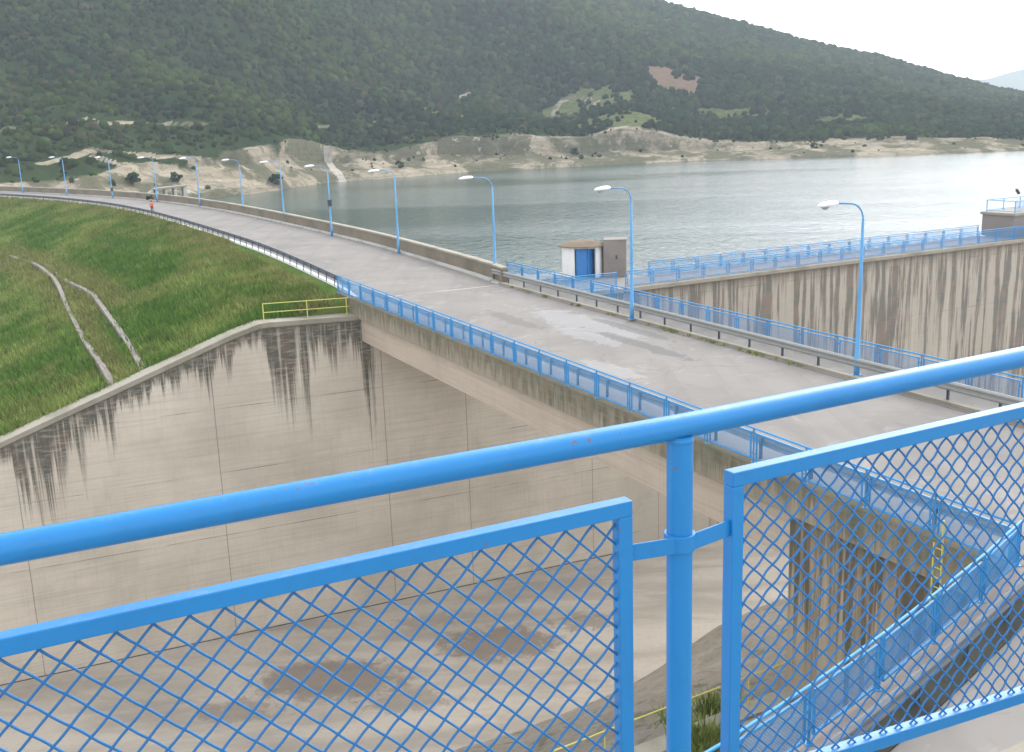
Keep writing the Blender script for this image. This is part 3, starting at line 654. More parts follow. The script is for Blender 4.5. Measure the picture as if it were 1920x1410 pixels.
def masks(X, Y):
    u = X/Y; q = Y-shore_y(u); nb_ = fbm(X, Y, 30, 4, 91)
    bank = np.clip((34-q+(nb_-.5)*26)/10, 0, 1)*np.clip((q+30)/10, 0, 1)
    fld = np.zeros_like(X); brn = np.zeros_like(X)
    for (cx, cy), rx, ry, k in FIELDS:
        d = np.hypot((X-cx)/rx, (Y-cy)/ry)+(fbm(X, Y, 14, 3, 95)-.5)*.9
        v = np.clip((1.05-d)*4, 0, 1)
        if k == 'f': fld = np.maximum(fld, v)
        else: brn = np.maximum(brn, v)
    tr = np.full(X.shape, 1e9)
    for P in TP.values():
        for p in P: tr = np.minimum(tr, np.hypot(X-p[0], Y-p[1]))
    bank = np.maximum(bank, np.clip((2.3-tr)/1.2, 0, 1))
    return bank, fld, brn, tr, q
us = np.linspace(-.74, .80, 420); ks = np.r_[np.linspace(-25, 50, 46), 50+np.cumsum(np.linspace(2.2, 14, 118))]
UU, KK = np.meshgrid(us, ks, indexing='ij'); YY = shore_y(UU)+KK; XX = UU*YY; ZZ = terrain_z(XX, YY)
bk, fd, br_, tr, q = masks(XX, YY)
V = np.stack([XX, YY, ZZ], -1).reshape(-1, 3); a, b = UU.shape
i, j = np.meshgrid(np.arange(a-1), np.arange(b-1), indexing='ij'); k = (i*b+j).ravel()
Fq = np.stack([k, k+b, k+b+1, k+1], 1); colr = np.stack([bk, fd, br_, np.ones_like(bk)], -1).reshape(-1, 4)
hills = fast_mesh('hills', V, Fq, M['hill'], 4, colr, True); tag(hills, kind='structure')
# far ridge beyond the reservoir, very distant
mb = MB(); xs = np.linspace(1100, 2600, 60); G = np.zeros((60, 10, 3))
for ii, x in enumerate(xs):
    h = np.interp(x, [1100, 1300, 1500, 1650, 1800, 2600], [10, 70, 108, 128, 150, 170])+6*math.sin(x*.02)
    for jj in range(10): G[ii, jj] = (x, 3000+jj*70, -10+h*math.sin(math.pi*jj/9*.9)**.8+6*float(vnoise(np.array(x/60.), np.array(jj*1.7), 5)))
mb.grid(G); fr = mb.build('distant_hills', M['hill'], smooth=True, kind='structure')
at = fr.data.color_attributes.new('tint', 'FLOAT_COLOR', 'POINT'); at.data.foreach_set('color', np.tile([0, .6, 0, 1.], len(fr.data.vertices)).astype(np.float32))

# forest: thousands of small crowns that read as one mass
def ico():
    p = (1+5**.5)/2; v = np.array([(-1, p, 0), (1, p, 0), (-1, -p, 0), (1, -p, 0), (0, -1, p), (0, 1, p), (0, -1, -p), (0, 1, -p), (p, 0, -1), (p, 0, 1), (-p, 0, -1), (-p, 0, 1)], float)/math.hypot(1, p)
    f = np.array([(0, 11, 5), (0, 5, 1), (0, 1, 7), (0, 7, 10), (0, 10, 11), (1, 5, 9), (5, 11, 4), (11, 10, 2), (10, 7, 6), (7, 1, 8), (3, 9, 4), (3, 4, 2), (3, 2, 6), (3, 6, 8), (3, 8, 9), (4, 9, 5), (2, 4, 11), (6, 2, 10), (8, 6, 7), (9, 8, 1)])
    return v, f
IV, IF = ico()
def crowns(name, X, Y, Z, Rr, H, tint, m):
    n = len(X); V = IV[None]*(1+.38*(rng.random((n, 12, 1))-.5)); V = V*np.stack([Rr*(.8+.4*rng.random(n)), Rr*(.8+.4*rng.random(n)), H], -1)[:, None]
    a = rng.random(n)*6.28; c, s = np.cos(a)[:, None], np.sin(a)[:, None]; V = np.stack([V[..., 0]*c-V[..., 1]*s, V[..., 0]*s+V[..., 1]*c, V[..., 2]], -1)
    V = V+np.stack([X, Y, Z], -1)[:, None]; Fc = IF[None]+(np.arange(n)*12)[:, None, None]
    col = np.repeat(np.concatenate([tint, np.ones((n, 1))], 1)[:, None], 12, 1)
    return fast_mesh(name, V.reshape(-1, 3), Fc.reshape(-1, 3), m, 3, col.reshape(-1, 4))
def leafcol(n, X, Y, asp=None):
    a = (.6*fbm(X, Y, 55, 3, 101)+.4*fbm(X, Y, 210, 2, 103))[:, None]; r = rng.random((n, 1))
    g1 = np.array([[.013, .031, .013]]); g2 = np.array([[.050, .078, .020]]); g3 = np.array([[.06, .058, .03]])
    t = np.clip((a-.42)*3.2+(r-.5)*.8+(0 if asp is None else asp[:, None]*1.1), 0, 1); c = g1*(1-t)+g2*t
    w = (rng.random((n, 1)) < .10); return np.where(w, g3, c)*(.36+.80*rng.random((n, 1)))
N = 150000
u = rng.uniform(-.56, .62, int(N*2.2)); Y = 230+(1120-230)*np.sqrt(rng.random(int(N*2.2))); X = u*Y
bk, fd, br_, tr, q = masks(X, Y)
keep = (q > 5) & (rng.random(len(X)) > bk*.955) & (rng.random(len(X)) > np.maximum(fd*.93, br_*.985)) & (tr > 2.6) & (Y < 1060)
X, Y = X[keep][:N], Y[keep][:N]; n = len(X); qq = (Y-shore_y(X/Y))
small = np.where(qq < 32, .5, 1.0); Rr = (.8+1.7*rng.random(n)**2.2)*small*np.clip(Y/520, .75, 1.7); H = Rr*(.7+.7*rng.random(n))
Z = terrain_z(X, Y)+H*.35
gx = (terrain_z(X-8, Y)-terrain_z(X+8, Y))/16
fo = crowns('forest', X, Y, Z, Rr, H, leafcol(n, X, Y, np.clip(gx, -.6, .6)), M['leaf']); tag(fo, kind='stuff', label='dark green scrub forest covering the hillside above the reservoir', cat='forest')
# a few shrubs one can tell apart, on the bare banks and along the ridge
def shrub(name, x, y, z, r, label, group, n=26, trunk=True, tall=1.0):
    root = empty(name, (x, y, z), label=label, cat='tree' if tall > 1 else 'shrub', group=group)
    P = rng.normal(size=(n, 3)); P /= np.linalg.norm(P, axis=1)[:, None]; P *= (.35+.65*rng.random((n, 1))**.5)
    P = P*np.array([r, r, r*.8*tall]); P[:, 2] += r*.8*tall
    c = crowns('crown', P[:, 0], P[:, 1], P[:, 2], np.full(n, r*.34), np.full(n, r*.28), leafcol(n, P[:, 0]+x, P[:, 1]+y), M['leaf']); c.parent = root
    mb = MB(); mb.tube([(0, 0, -.6), (.05*r, 0, r*.5), (.1*r, .05*r, r*1.1*tall)], [r*.09, r*.07, r*.03], 6); mb.build('trunk', M['bank'], root)
    return root
for (x, y) in ((-97, 305), (-104, 300), (-74, 335), (-40, 409), (30, 452), (134, 455)):
    y = float(shore_y(x/y))+10+12*rng.random(); shrub('shrub', x, y, float(terrain_z(x, y)), 1.0+1.3*rng.random(), 'small dark shrub on the bare tan bank just above the reservoir waterline', 'shrubs on the bare reservoir bank')

# concrete intake with pillars at the far end of the dam, slipway
def on_t(x, y): return float(terrain_z(x, y))
it = empty('intake_structure', (-94.0, 303, -6.6), 0.45, label='small concrete intake with pale pillars under a slanting slab on the far left shore', cat='intake structure')
mb = MB(); mb.box((-4.5, -1.6, 2.3), (9.2, 0, .5), (0, 4.5, 0), (0, 0, .45)); mb.build('roof_slab', M['cope'], it)
for x in (-4.0, -1.5, 1.0, 3.6):
    mb = MB(); mb.box((x, -1.4, -1), (.8, 0, 0), (0, 3.6, 0), (0, 0, 3.35+x*.05)); mb.build('pillar', M['pale'], it)
mb = MB(); mb.add([(-9, -1, -.8), (-4.4, -1, 2.4), (-4.4, 3, 2.4), (-9, 3, -.8), (-9, -1, -1), (-4.4, -1, -1), (-4.4, 3, -1), (-9, 3, -1)], [(0, 1, 2, 3), (0, 4, 5, 1), (3, 2, 6, 7), (0, 3, 7, 4)]); mb.build('side_wing', M['pale'], it)
mb = MB(); sx = np.linspace(0, 1, 14); G = np.zeros((14, 2, 3))
for ii, t in enumerate(sx):
    x = -66.2+8.2*t; y = float(shore_y(-.155))+19-19*t
    for jj, o_ in enumerate((-1.5, 1.5)): G[ii, jj] = (x+o_, y+o_*.3, on_t(x, y)+.4)
mb.grid(G); mb.build('slipway', M['conc'], kind='structure')

# ------------------------------------------------------------------ grass on the embankment
def grass_tufts(name, n, tfun, blades, hh, label):
    A, Bq = EMB.shape[0], EMB.shape[1]
    fi, fj = tfun(n); i0 = np.clip(fi.astype(int), 0, A-2); j0 = np.clip(fj.astype(int), 0, Bq-2); a_ = (fi-i0)[:, None]; b_ = (fj-j0)[:, None]
    P = EMB[i0, j0]*(1-a_)*(1-b_)+EMB[i0+1, j0]*a_*(1-b_)+EMB[i0, j0+1]*(1-a_)*b_+EMB[i0+1, j0+1]*a_*b_
    qd = np.interp(fj, np.arange(Bq), qs)
    kp = np.ones(len(P), bool)
    for (pl, wd) in GUT:
        for p in pl: kp &= np.hypot(P[:, 0]-p[0], P[:, 1]-p[1]) > wd
    P, qd = P[kp], qd[kp]; n = len(P)
    Pb = np.repeat(P, blades, 0)+np.concatenate([rng.normal(0, .16, (n*blades, 2)), np.zeros((n*blades, 1))], 1); m = len(Pb)
    ang = rng.random(m)*6.283; w = .035+.035*rng.random(m); h = hh*(.5+.9*rng.random(m)); dr = np.stack([np.cos(ang), np.sin(ang)], 1)
    lean = rng.normal(0, .35, (m, 2))*h[:, None]+np.array([-.12, -.03])*h[:, None]
    v0 = Pb-np.c_[dr*w[:, None], np.full(m, .05)]; v1 = Pb+np.c_[dr*w[:, None], np.full(m, -.05)]; v2 = Pb+np.c_[lean, h]
    V = np.stack([v0, v1, v2], 1).reshape(-1, 3); Fc = np.arange(m*3).reshape(-1, 3)
    big = fbm(P[:, 0], P[:, 1], 7, 4, 201); md = fbm(P[:, 0], P[:, 1], 1.8, 3, 203)
    t = np.clip((big-.38)*3+(md-.5)*1.2, 0, 1)[:, None]
    g = np.array([[.10, .185, .035]])*(1-t)+np.array([[.24, .29, .085]])*t
    dry = np.clip(1.05-qd/6.0+(md-.5)*2.2, 0, 1)+np.clip((fbm(P[:, 0], P[:, 1], 4, 3, 205)-.63)*9, 0, 1)*.55
    for p, r in DRY: dry = dry+np.clip(1.4-np.hypot(P[:, 0]-p[0], P[:, 1]-p[1])/r, 0, 1)
    dry = np.clip(dry, 0, 1)[:, None]; g = g*(1-dry*.7)+np.array([[.27, .245, .10]])*dry*.7
    c = np.repeat(g, blades, 0)*(.75+.6*rng.random((m, 1))); c = np.repeat(c, 3, 0); c = np.c_[c, np.ones(len(c))]
    o = fast_mesh(name, V, Fc, M['blade'], 3, c); return tag(o, label, 'grass', kind='stuff')
DRY = [((x, y), 2.6) for x, y in catmull([(-72, 152), (-67, 144), (-60, 133.5), (-54, 124), (-46, 111), (-40, 100), (-36, 93)], 2.0)]+[((x, y), .9) for x, y in catmull([(-38, 94), (-31.5, 80), (-24.4, 65)], 1.5)]
def emb_xy(x, y):
    d = np.hypot(EMB[:, :, 0]-x, EMB[:, :, 1]-y); k = np.unravel_index(np.argmin(d), d.shape); return float(EMB[k][2])
g1 = catmull([(-67.9, 146.0), (-59.6, 133.6), (-50.0, 116.8), (-40.5, 97.2), (-33.0, 81.4), (-24.3, 63.4)], 1.0)
g2 = catmull([(-56.5, 130.5), (-48.4, 115.5), (-39.9, 101), (-37.4, 96.2), (-31.3, 83.4), (-26.3, 72.6), (-22.6, 64.2)], 1.0)
GUT = [(g1[g1[:, 1] < 117], .42), (g2[g2[:, 1] < 99], .42)]
for g, lab in ((g1, 'outer grey concrete kerb of the overgrown bench across the grassy embankment'), (g2, 'inner grey concrete kerb of the overgrown bench across the grassy embankment, nearer the crest road')):
    z = np.array([emb_xy(*p) for p in g]); z = np.convolve(np.pad(z, 6, 'edge'), np.ones(13)/13, 'valid')
    mb = MB(); sweep(mb, [(np.array([p[0], p[1], zz+.12]), np.array([n_[0], n_[1], 0])) for p, zz, n_ in zip(g, z, normals2(g))], [(-.19, -.5), (-.19, .09), (.19, .09), (.19, -.5)])
    tag(mb.build('bench_kerb', M['boxconc']), lab, 'kerb', 'bench kerbs on the embankment')
def tf(n):
    i = rng.random(n)**1.25*118; j = np.interp(rng.random(n)**.9, [0, .25, .6, 1], [2.2, 10, 22, 38]); return i, j
grass_tufts('grass', 105000, tf, 4, .42, 'green grass with dry tips covering the downstream slope of the embankment')
def tf2(n):
    i = rng.random(n)**1.1*80; return i, np.interp(rng.random(n), [0, 1], [0, 1])*3.4+np.where(i > 20, .7, 2.3)
grass_tufts('dry_grass', 9000, tf2, 5, .5, 'tall brownish grass fringe along the edge of the crest road')
# weeds on the ledge and near bank
def weeds(name, pts, r, n, label, h=.4):
    V = []; cc = []
    for (x, y, z) in pts:
        P = rng.normal(0, r, (n, 2)); a = rng.random(n)*6.28; w = .02+.03*rng.random(n); hh = h*(.4+rng.random(n)); ln = rng.normal(0, .4, (n, 2))*hh[:, None]
        dr = np.c_[np.cos(a), np.sin(a)]; b0 = np.c_[x+P[:, 0], y+P[:, 1], np.full(n, z-.03)]
        V.append(np.stack([b0-np.c_[dr*w[:, None], np.zeros(n)], b0+np.c_[dr*w[:, None], np.zeros(n)], b0+np.c_[ln, hh]], 1).reshape(-1, 3))
        g = np.array([[.24, .29, .08]])*(.6+.8*rng.random((n, 1))); cc.append(np.repeat(np.c_[g, np.ones(n)], 3, 0))
    V = np.concatenate(V); o = fast_mesh(name, V, np.arange(len(V)).reshape(-1, 3), M['blade'], 3, np.concatenate(cc)); return tag(o, label, 'weeds', kind='stuff')
weeds('weeds', [(5.0+.5*rng.random(), 27.4+.6*rng.random(), -7) for _ in range(9)]+[(5.9, 30.4, -7.4), (6.4, 30.6, -7.4), (4.9, 29.8, -7.5)], .3, 160, 'yellow green weeds growing on the ledge beside the yellow rail', .55)
weeds('gutter_weeds', [tuple(BR(31.70+.08*rng.random(), b, .02)) for b in np.r_[rng.uniform(34, 66, 22), rng.uniform(36, 48, 12)]], .10, 22, 'low weeds growing in the gutter along the far kerb of the bridge road', .16)

# ------------------------------------------------------------------ blue mesh railings
def wave(a, b, pitch, amp, nrm, r, sides, mb, phase=0.0, per=6):
    a = np.asarray(a, float); b = np.asarray(b, float); L = np.linalg.norm(b-a)
    if L < .02: return
    n = max(2, int(L/pitch*per)) if amp > 0 else 1
    t = np.linspace(0, 1, n+1); P = a+(b-a)*t[:, None]
    if amp > 0: P = P+np.asarray(nrm)*(amp*np.cos(math.pi*(t*L)/pitch+phase))[:, None]
    mb.tube(P, r, sides, cap=False)
def diamond(mb, x0, x1, z0, z1, cell, r, amp=0.0, sides=3, off=(0.0, 0.0)):
    """two families of 45 degree wires clipped to the rectangle, in the local xz plane"""
    dg = cell*math.sqrt(2); W, Hh = x1-x0, z1-z0
    for fam in (1, -1):
        k = -Hh-dg
        while k < W+Hh+dg:
            c = k+off[0]
            # x - x0 = c + fam*(z - z0)
            za, zb = z0, z1
            xa, xb = x0+c+fam*(za-z0)+(Hh if fam < 0 else 0), x0+c+fam*(zb-z0)+(Hh if fam < 0 else 0)
            pts = []
            tmin, tmax = 0.0, 1.0; dx = xb-xa
            t1, t2 = (x0-xa)/dx, (x1-xa)/dx
            tmin, tmax = max(0, min(t1, t2)), min(1, max(t1, t2))
            if tmax-tmin > .01:
                p = (xa+dx*tmin, 0, za+(zb-za)*tmin); q = (xa+dx*tmax, 0, za+(zb-za)*tmax)
                s0 = math.hypot(p[0]-xa, p[2]-za); ph = math.pi*s0/cell
                # crimped wires dip in front of and behind each other
                wave(p, q, cell, amp, (0, 1.0, 0), r, sides, mb, ph+(math.pi if fam < 0 else 0))
            k += dg
BAY = 2.4
def bay_parts(L=BAY):
    pm = MB(); pm.tube([(0, 0, 0), (0, 0, 1.13)], .033, 8); pm.cbox((0, 0, .01), .14, .14, .02)
    post = pm.build('post', M['blue_far'])
    fm = MB(); a, b, z0, z1 = .14, L-.14, .13, 1.0
    for x in (a, b): fm.bar((x, 0, z0), (x, 0, z1), .045, .045, (1, 0, 0))
    for z in (z0, z1): fm.bar((a, 0, z), (b, 0, z), .045, .045)
    for z in (.30, .82):
        fm.bar((0, 0, z), (a, 0, z), .01, .04); fm.bar((b, 0, z), (L, 0, z), .01, .04)
    frame = fm.build('panel_frame', M['blue_far'])
    wm = MB(); diamond(wm, a, b, z0, z1, .0475, .0046); wire = wm.build('wire_mesh', M['blue_far'], frame)
    return post, frame
POST, FRAME = bay_parts(); PROTO = (POST, FRAME); _used = False
def railing(pts, label, group=None, z=0.0, name='mesh_railing', toprail=True):
    """railing along plan points, bays scaled to fit"""
    global _used
    P = np.asarray([(p[0], p[1]) for p in pts], float); L = np.linalg.norm(np.diff(P, axis=0), axis=1).sum()
    P = resample(P, n=max(2, int(round(L/BAY))+1)); root = empty(name, (P[0][0], P[0][1], z), label=label, cat='railing', group=group)
    for i, p in enumerate(P):
        if _used: po = copy_tree(POST)
        else: po = POST
        po.parent = root; po.location = (p[0]-P[0][0], p[1]-P[0][1], 0)
        if i < len(P)-1:
            d = P[i+1]-p; fr = copy_tree(FRAME) if _used else FRAME
            fr.parent = root; fr.location = po.location; fr.rotation_euler = (0, 0, math.atan2(d[1], d[0])); fr.scale = (np.linalg.norm(d)/BAY, 1, 1)
        _used = True
    mb = MB(); mb.tube([(p[0]-P[0][0], p[1]-P[0][1], 1.15) for p in P], .034, 8); mb.build('handrail', M['blue_far'], root, smooth=True)
    return root
railing([BR(21.3, 70.0)[:2], BR(21.3, 16.25)[:2]], 'blue mesh railing on the downstream edge of the bridge deck, above the brown girder', z=.06)
railing([BR(33.5, 68.6)[:2], BR(33.5, 2.0)[:2]], 'blue mesh railing on the reservoir side of the bridge, behind the grey guardrail', z=.10)
railing([CH(12.6, .12)[:2], CH(18.6, .12)[:2]], 'short blue railing in front of the white kiosk door', z=-1.0)
railing([GU(.2, .05)[:2], GU(55, .05)[:2]], 'blue railing on the near edge of the walkway along the streaked wall', z=-1.0)
railing([GU(4.6, 3.3)[:2], GU(42.4, 3.3)[:2]], 'blue railing on the far, reservoir edge of the walkway along the streaked wall', z=-1.0)
railing([CUR[0]]+[tuple(p) for p in CURV[2:-1]], 'curved blue mesh railing around the lower road edge, behind the wire panel at right', z=.12)

# ------------------------------------------------------------------ W-beam guardrails
WP = [(0, -.185), (.03, -.18), (.09, -.12), (.09, -.07), (.02, -.025), (.02, .025), (.09, .07), (.09, .12), (.03, .18), (0, .185)]
def guardrail(P, side, label, mat, z=0.0, bay=2.4, hgt=.60, name='guardrail'):
    """side +1: beam bulges to the right of travel"""
    P = resample(np.asarray([(p[0], p[1]) for p in P], float), step=.6); Nn = normals2(P)*side; root = empty(name, (P[0][0], P[0][1], z), label=label, cat='guardrail')
    mb = MB(); V = []; n = len(WP)
    prof = [(a, b) for a, b in WP]+[(a-.006, b) for a, b in WP[::-1]]
    sweep(mb, [(np.array([p[0]-P[0][0], p[1]-P[0][1], hgt]), np.array([q[0], q[1], 0])) for p, q in zip(P, Nn)], prof)
    mb.build('beam', mat, root)
    Q = resample(P, step=bay); QN = normals2(Q)*side; post = None
    for p, q in zip(Q, QN):
        a = math.atan2(q[1], q[0])
        if post is None:
            mb = MB(); mb.cbox((-.10, 0, .33), .012, .10, .74); mb.cbox((-.07, -.045, .33), .06, .01, .74); mb.cbox((-.07, .045, .33), .06, .01, .74); mb.cbox((-.028, 0, hgt), .05, .08, .22)
            post = mb.build('post', M['galv_dark'], root); po = post
        else: po = post.copy(); COL.objects.link(po)
        po.location = (p[0]-P[0][0], p[1]-P[0][1], 0); po.rotation_euler = (0, 0, a)
    return root
guardrail([BR(32.15, 68.2), BR(32.15, 2)], 1, 'grey galvanised guardrail along the reservoir side of the bridge road', M['galv'], .10)
guardrail([BR(21.95, 67.0), BR(21.95, 16.8)], -1, 'grey guardrail just inside the blue downstream railing of the bridge', M['galv'], .0)
guardrail([tuple(p) for p in crest(.12)[1:]], 1, 'dark guardrail curving along the grassy edge of the crest road', M['galv_dark'], .06, hgt=.56)
gc = CURV-normals2(CURV)*.74
guardrail([tuple(p) for p in gc[1:]], -1, 'weathered grey guardrail inside the curved blue railing on the lower road', M['galv_old'], 0, hgt=.62)
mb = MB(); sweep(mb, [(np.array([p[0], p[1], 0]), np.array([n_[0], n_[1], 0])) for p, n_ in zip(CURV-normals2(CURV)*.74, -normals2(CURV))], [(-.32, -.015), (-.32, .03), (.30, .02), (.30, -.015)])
mb.build('guardrail_shade_strip', M['beam_shade'], kind='structure')  # painted shadow: dark strip laid on the road directly under the curved beam

# ------------------------------------------------------------------ street lamps
LPX = [(14.5, 43.6), (6.75, 58.2), (-.95, 76.35), (-9.6, 94.0), (-18.2, 111.3), (-26.9, 130.2), (-35.6, 146.0), (-46.1, 162.6), (-57.4, 178.0), (-70.0, 192.7), (-84.0, 207.3), (-99.2, 222.8), (-115, 239)]
def make_lamp():
    root = empty('street_lamp')
    mb = MB(); mb.tube([(0, 0, 0), (0, 0, .9), (0, 0, .92), (0, 0, 3.6), (0, 0, 6.55)], [.125, .12, .10, .082, .058], 10); mb.build('pole', M['blue_lamp'], root, smooth=True)
    mb = MB(); A = [(-.0, 0, 6.5)]+[(-.75*(1-math.cos(t)), 0, 6.5+.72*math.sin(t)) for t in np.linspace(.1, math.pi/2-.12, 9)]+[(-1.45, 0, 7.27)]
    mb.tube(A, .036, 8); mb.build('arm', M['blue_lamp'], root, smooth=True)
    mb = MB(); X = [-1.38, -1.5, -1.8, -2.2, -2.42]; W = [.06, .16, .21, .20, .06]; T = [.05, .12, .15, .13, .06]; rings = []
    for x, w_, t_ in zip(X, W, T): rings.append([(x, w_*math.cos(a), 7.27+(-1.4-x)*-.06+t_*math.sin(a)*(1 if math.sin(a) > 0 else .45)) for a in np.linspace(0, 2*math.pi, 12, endpoint=False)])
    V = [q for r_ in rings for q in r_]; Fc = [(i*12+k, i*12+(k+1) % 12, (i+1)*12+(k+1) % 12, (i+1)*12+k) for i in range(4) for k in range(12)]+[tuple(range(11, -1, -1)), tuple(48+k for k in range(12))]
    mb.add(V, Fc); hd = mb.build('lamp_head', M['lampwhite'], root, smooth=True)
    mb = MB(); mb.tube([(-2.05, 0, 7.24), (-2.05, 0, 7.14), (-2.05, 0, 7.06)], [.19, .17, .07], 10); mb.build('glass', M['glass'], hd, smooth=True)
    mb = MB(); mb.cbox((0, 0, .02), .34, .34, .04); mb.build('base_plate', M['blue_lamp'], root)
    return root
LL = ['tallest-looking blue street lamp with white head, nearest, in front of the streaked wall at right', 'blue street lamp beside the white kiosk, second from the right', 'blue street lamp at the end of the parapet wall where the blue railing begins',
 'blue street lamp on the parapet, first beyond the end of the bridge', 'blue street lamp with a dark box strapped halfway up its pole, fifth from the right', 'blue street lamp just beyond the one with the dark box, sixth from the right',
 'blue street lamp seventh from the right, head against the tan bank', 'blue street lamp eighth from the right, right of the concrete intake', 'blue street lamp behind the person in orange, left of the concrete intake',
 'blue street lamp with a small dark box low on its pole, tenth from the right', 'blue street lamp eleventh from the right, second from the far left end', 'farthest visible blue street lamp at the left end of the crest road']
proto = make_lamp(); dirs = crest(ROAD_W)
for i, (x, y) in enumerate(LPX[:12]):
    o = proto if i == 0 else copy_tree(proto)
    k = int(np.argmin(np.hypot(dirs[:, 0]-x, dirs[:, 1]-y))); nn = BN[:2] if i < 3 else EN[k]
    o.location = (x, y, .12 if i < 2 else .0); o.rotation_euler = (0, 0, math.atan2(nn[1], nn[0])+.12*math.sin(i*2.3))
    if i == 3: o.rotation_euler[1] = 0
    tag(o, LL[i], 'street lamp', 'blue street lamps along the crest road')
    if i in (4, 9):
        mb = MB(); h = 3.4 if i == 4 else 1.55; mb.cbox((0, 0, h), .34, .30, .62); mb.cbox((0, 0, h+.33), .38, .34, .04); mb.build('control_box', M['darkbox'], o)

# ------------------------------------------------------------------ kiosk and concrete box on the apron
ki = empty('kiosk', (5.85, 83.4, -1.0), R(4), label='small round white kiosk with blue door and brown domed roof beside the reservoir', cat='kiosk')
def arc_wall(a0, a1, r0, r1, z0, z1, sy=1.0, n=24):
    mb = MB(); A = np.linspace(a0, a1, n); V = []; 
    for a in A:
        for r_, z in ((r0, z0), (r1, z0), (r1, z1), (r0, z1)): V.append((r_*math.cos(a), r_*sy*math.sin(a), z))
    Fc = [(i*4+k, i*4+(k+1) % 4, (i+1)*4+(k+1) % 4, (i+1)*4+k) for i in range(n-1) for k in range(4)]+[(0, 3, 2, 1), tuple((n-1)*4+k for k in range(4))]
    mb.add(V, Fc); return mb
arc_wall(R(-58), R(238), 1.45, 1.62, 0, 2.42).build('wall', M['white'], ki)
mb = MB(); rr_ = [(1.94, 2.40), (1.95, 2.47), (1.6, 2.60), (1.1, 2.72), (.6, 2.79), (.01, 2.81)]; n = 28; V = [(r_*math.cos(2*math.pi*k/n), r_*math.sin(2*math.pi*k/n), z) for r_, z in rr_ for k in range(n)]
mb.add(V, [(i*n+k, i*n+(k+1) % n, (i+1)*n+(k+1) % n, (i+1)*n+k) for i in range(5) for k in range(n)]+[tuple(range(n-1, -1, -1)), tuple(5*n+k for k in range(n))]); mb.build('roof', M['rust'], ki)
mb = MB(); mb.cbox((-.28, -1.33, 1.15), .84, .06, 2.28); mb.cbox((-.28, -1.375, .6), .62, .03, .8); mb.cbox((-.28, -1.375, 1.7), .62, .03, .8); dr = mb.build('door', M['bluedoor'], ki)
mb = MB(); mb.box((.16, -1.36, .02), (.52, .62, 0), (.04, -.035, 0), (0, 0, 2.26)); mb.build('door_leaf', M['bluedoor'], ki)
mb = MB(); mb.cbox((0.0, -1.30, 2.34), 1.6, .12, .14); mb.build('lintel', M['white'], ki)
bx = empty('concrete_box', (8.35, 82.9, -1.0), R(-8), label='plain brown grey concrete shaft box standing right of the white kiosk', cat='concrete shaft')
mb = MB(); mb.cbox((0, 0, 1.42), 1.75, 1.6, 2.84); mb.cbox((0, 0, 2.87), 1.79, 1.64, .07); mb.build('shaft', M['boxconc'], bx)
mb = MB(); mb.cbox((.12, -.815, 1.55), .12, .03, .30); mb.build('vent', M['darkbox'], bx)

# intake tower end of the walkway
VH = GU(44.2, .95, -.985)
tw = empty('valve_house', tuple(VH), R(28.5), label='squat brown block at the far right end of the walkway, with a railed roof', cat='valve house')
mb = MB(); mb.box((0, 0, 0), (12, 0, 0), (0, 3.4, 0), (0, 0, 2.0)); mb.build('wall', M['boxconc'], tw)
mb = MB(); mb.box((-.15, -.15, 2.0), (12.3, 0, 0), (0, 3.7, 0), (0, 0, .22)); mb.build('roof_slab', M['cope'], tw)
mb = MB()
for xx in np.arange(.3, 12, 2.4): mb.tube([(xx, .2, 2.22), (xx, .2, 3.3)], .045, 6); mb.tube([(xx, 3.2, 2.22), (xx, 3.2, 3.3)], .045, 6)
for z in (2.35, 3.3):
    mb.tube([(.3, .2, z), (11.9, .2, z)], .035, 6); mb.tube([(.3, .2, z), (.3, 3.2, z)], .035, 6); mb.tube([(.3, 3.2, z), (11.9, 3.2, z)], .035, 6)
rrl = mb.build('roof_railing', M['blue_lamp'], tw)
mb = MB(); diamond(mb, .3, 11.9, 2.35, 3.3, .07, .006); o = mb.build('wire_mesh', M['blue_lamp'], rrl); o.location = (0, .2, 0)
rr0 = lambda x, y, z: VH+np.array([math.cos(R(28.5))*x-math.sin(R(28.5))*y, math.sin(R(28.5))*x+math.cos(R(28.5))*y, z])
sp = empty('spotlight', tuple(rr0(1.0, .5, 2.21)), label='small dark tilted spotlight on a thin pale post above the brown block at far right', cat='spotlight')
mb = MB(); mb.tube([(0, 0, 0), (0, 0, 1.75)], .035, 6); mb.build('post', M['lampwhite'], sp)
mb = MB(); mb.tube([(-.22, 0, 2.18), (-.12, 0, 2.02), (.06, 0, 1.78), (.10, 0, 1.70)], [.10, .15, .14, .05], 8); mb.build('lamp_head', M['darkbox'], sp)

# ------------------------------------------------------------------ yellow rails and ladder
yf = empty('yellow_railing', tuple(CH(-6.75, .45, -.8)), label='yellow two-bar railing on the wall coping at the grassy end of the bridge', cat='railing', group='yellow safety railings')
pf = lambda s: CH(s, .45, cope_z(s))-CH(-6.75, .45, -.8)
for s in (-6.75, -3.95, -1.35):
    mb = MB(); mb.tube([pf(s), pf(s)+UPZ*1.12], .034, 6); mb.build('post', M['yellow'], yf)
for h in (.56, 1.12):
    mb = MB(); mb.tube([pf(-6.75)+UPZ*h, pf(-3.95)+UPZ*h, pf(-1.2)+UPZ*h], .03, 6); mb.build('rail', M['yellow'], yf)
LD = [np.array([p[0], p[1], -7.0]) for p in resample(np.array([(-9.5, 20.2), (-2, 24.6), (3.2, 27.7), (5.9, 29.3), (9.4, 31.3)]), step=2.85)]
yl = empty('yellow_railing', tuple(LD[0]), label='yellow single-bar railing along the ledge above the chute, low between the blue posts', cat='railing', group='yellow safety railings')
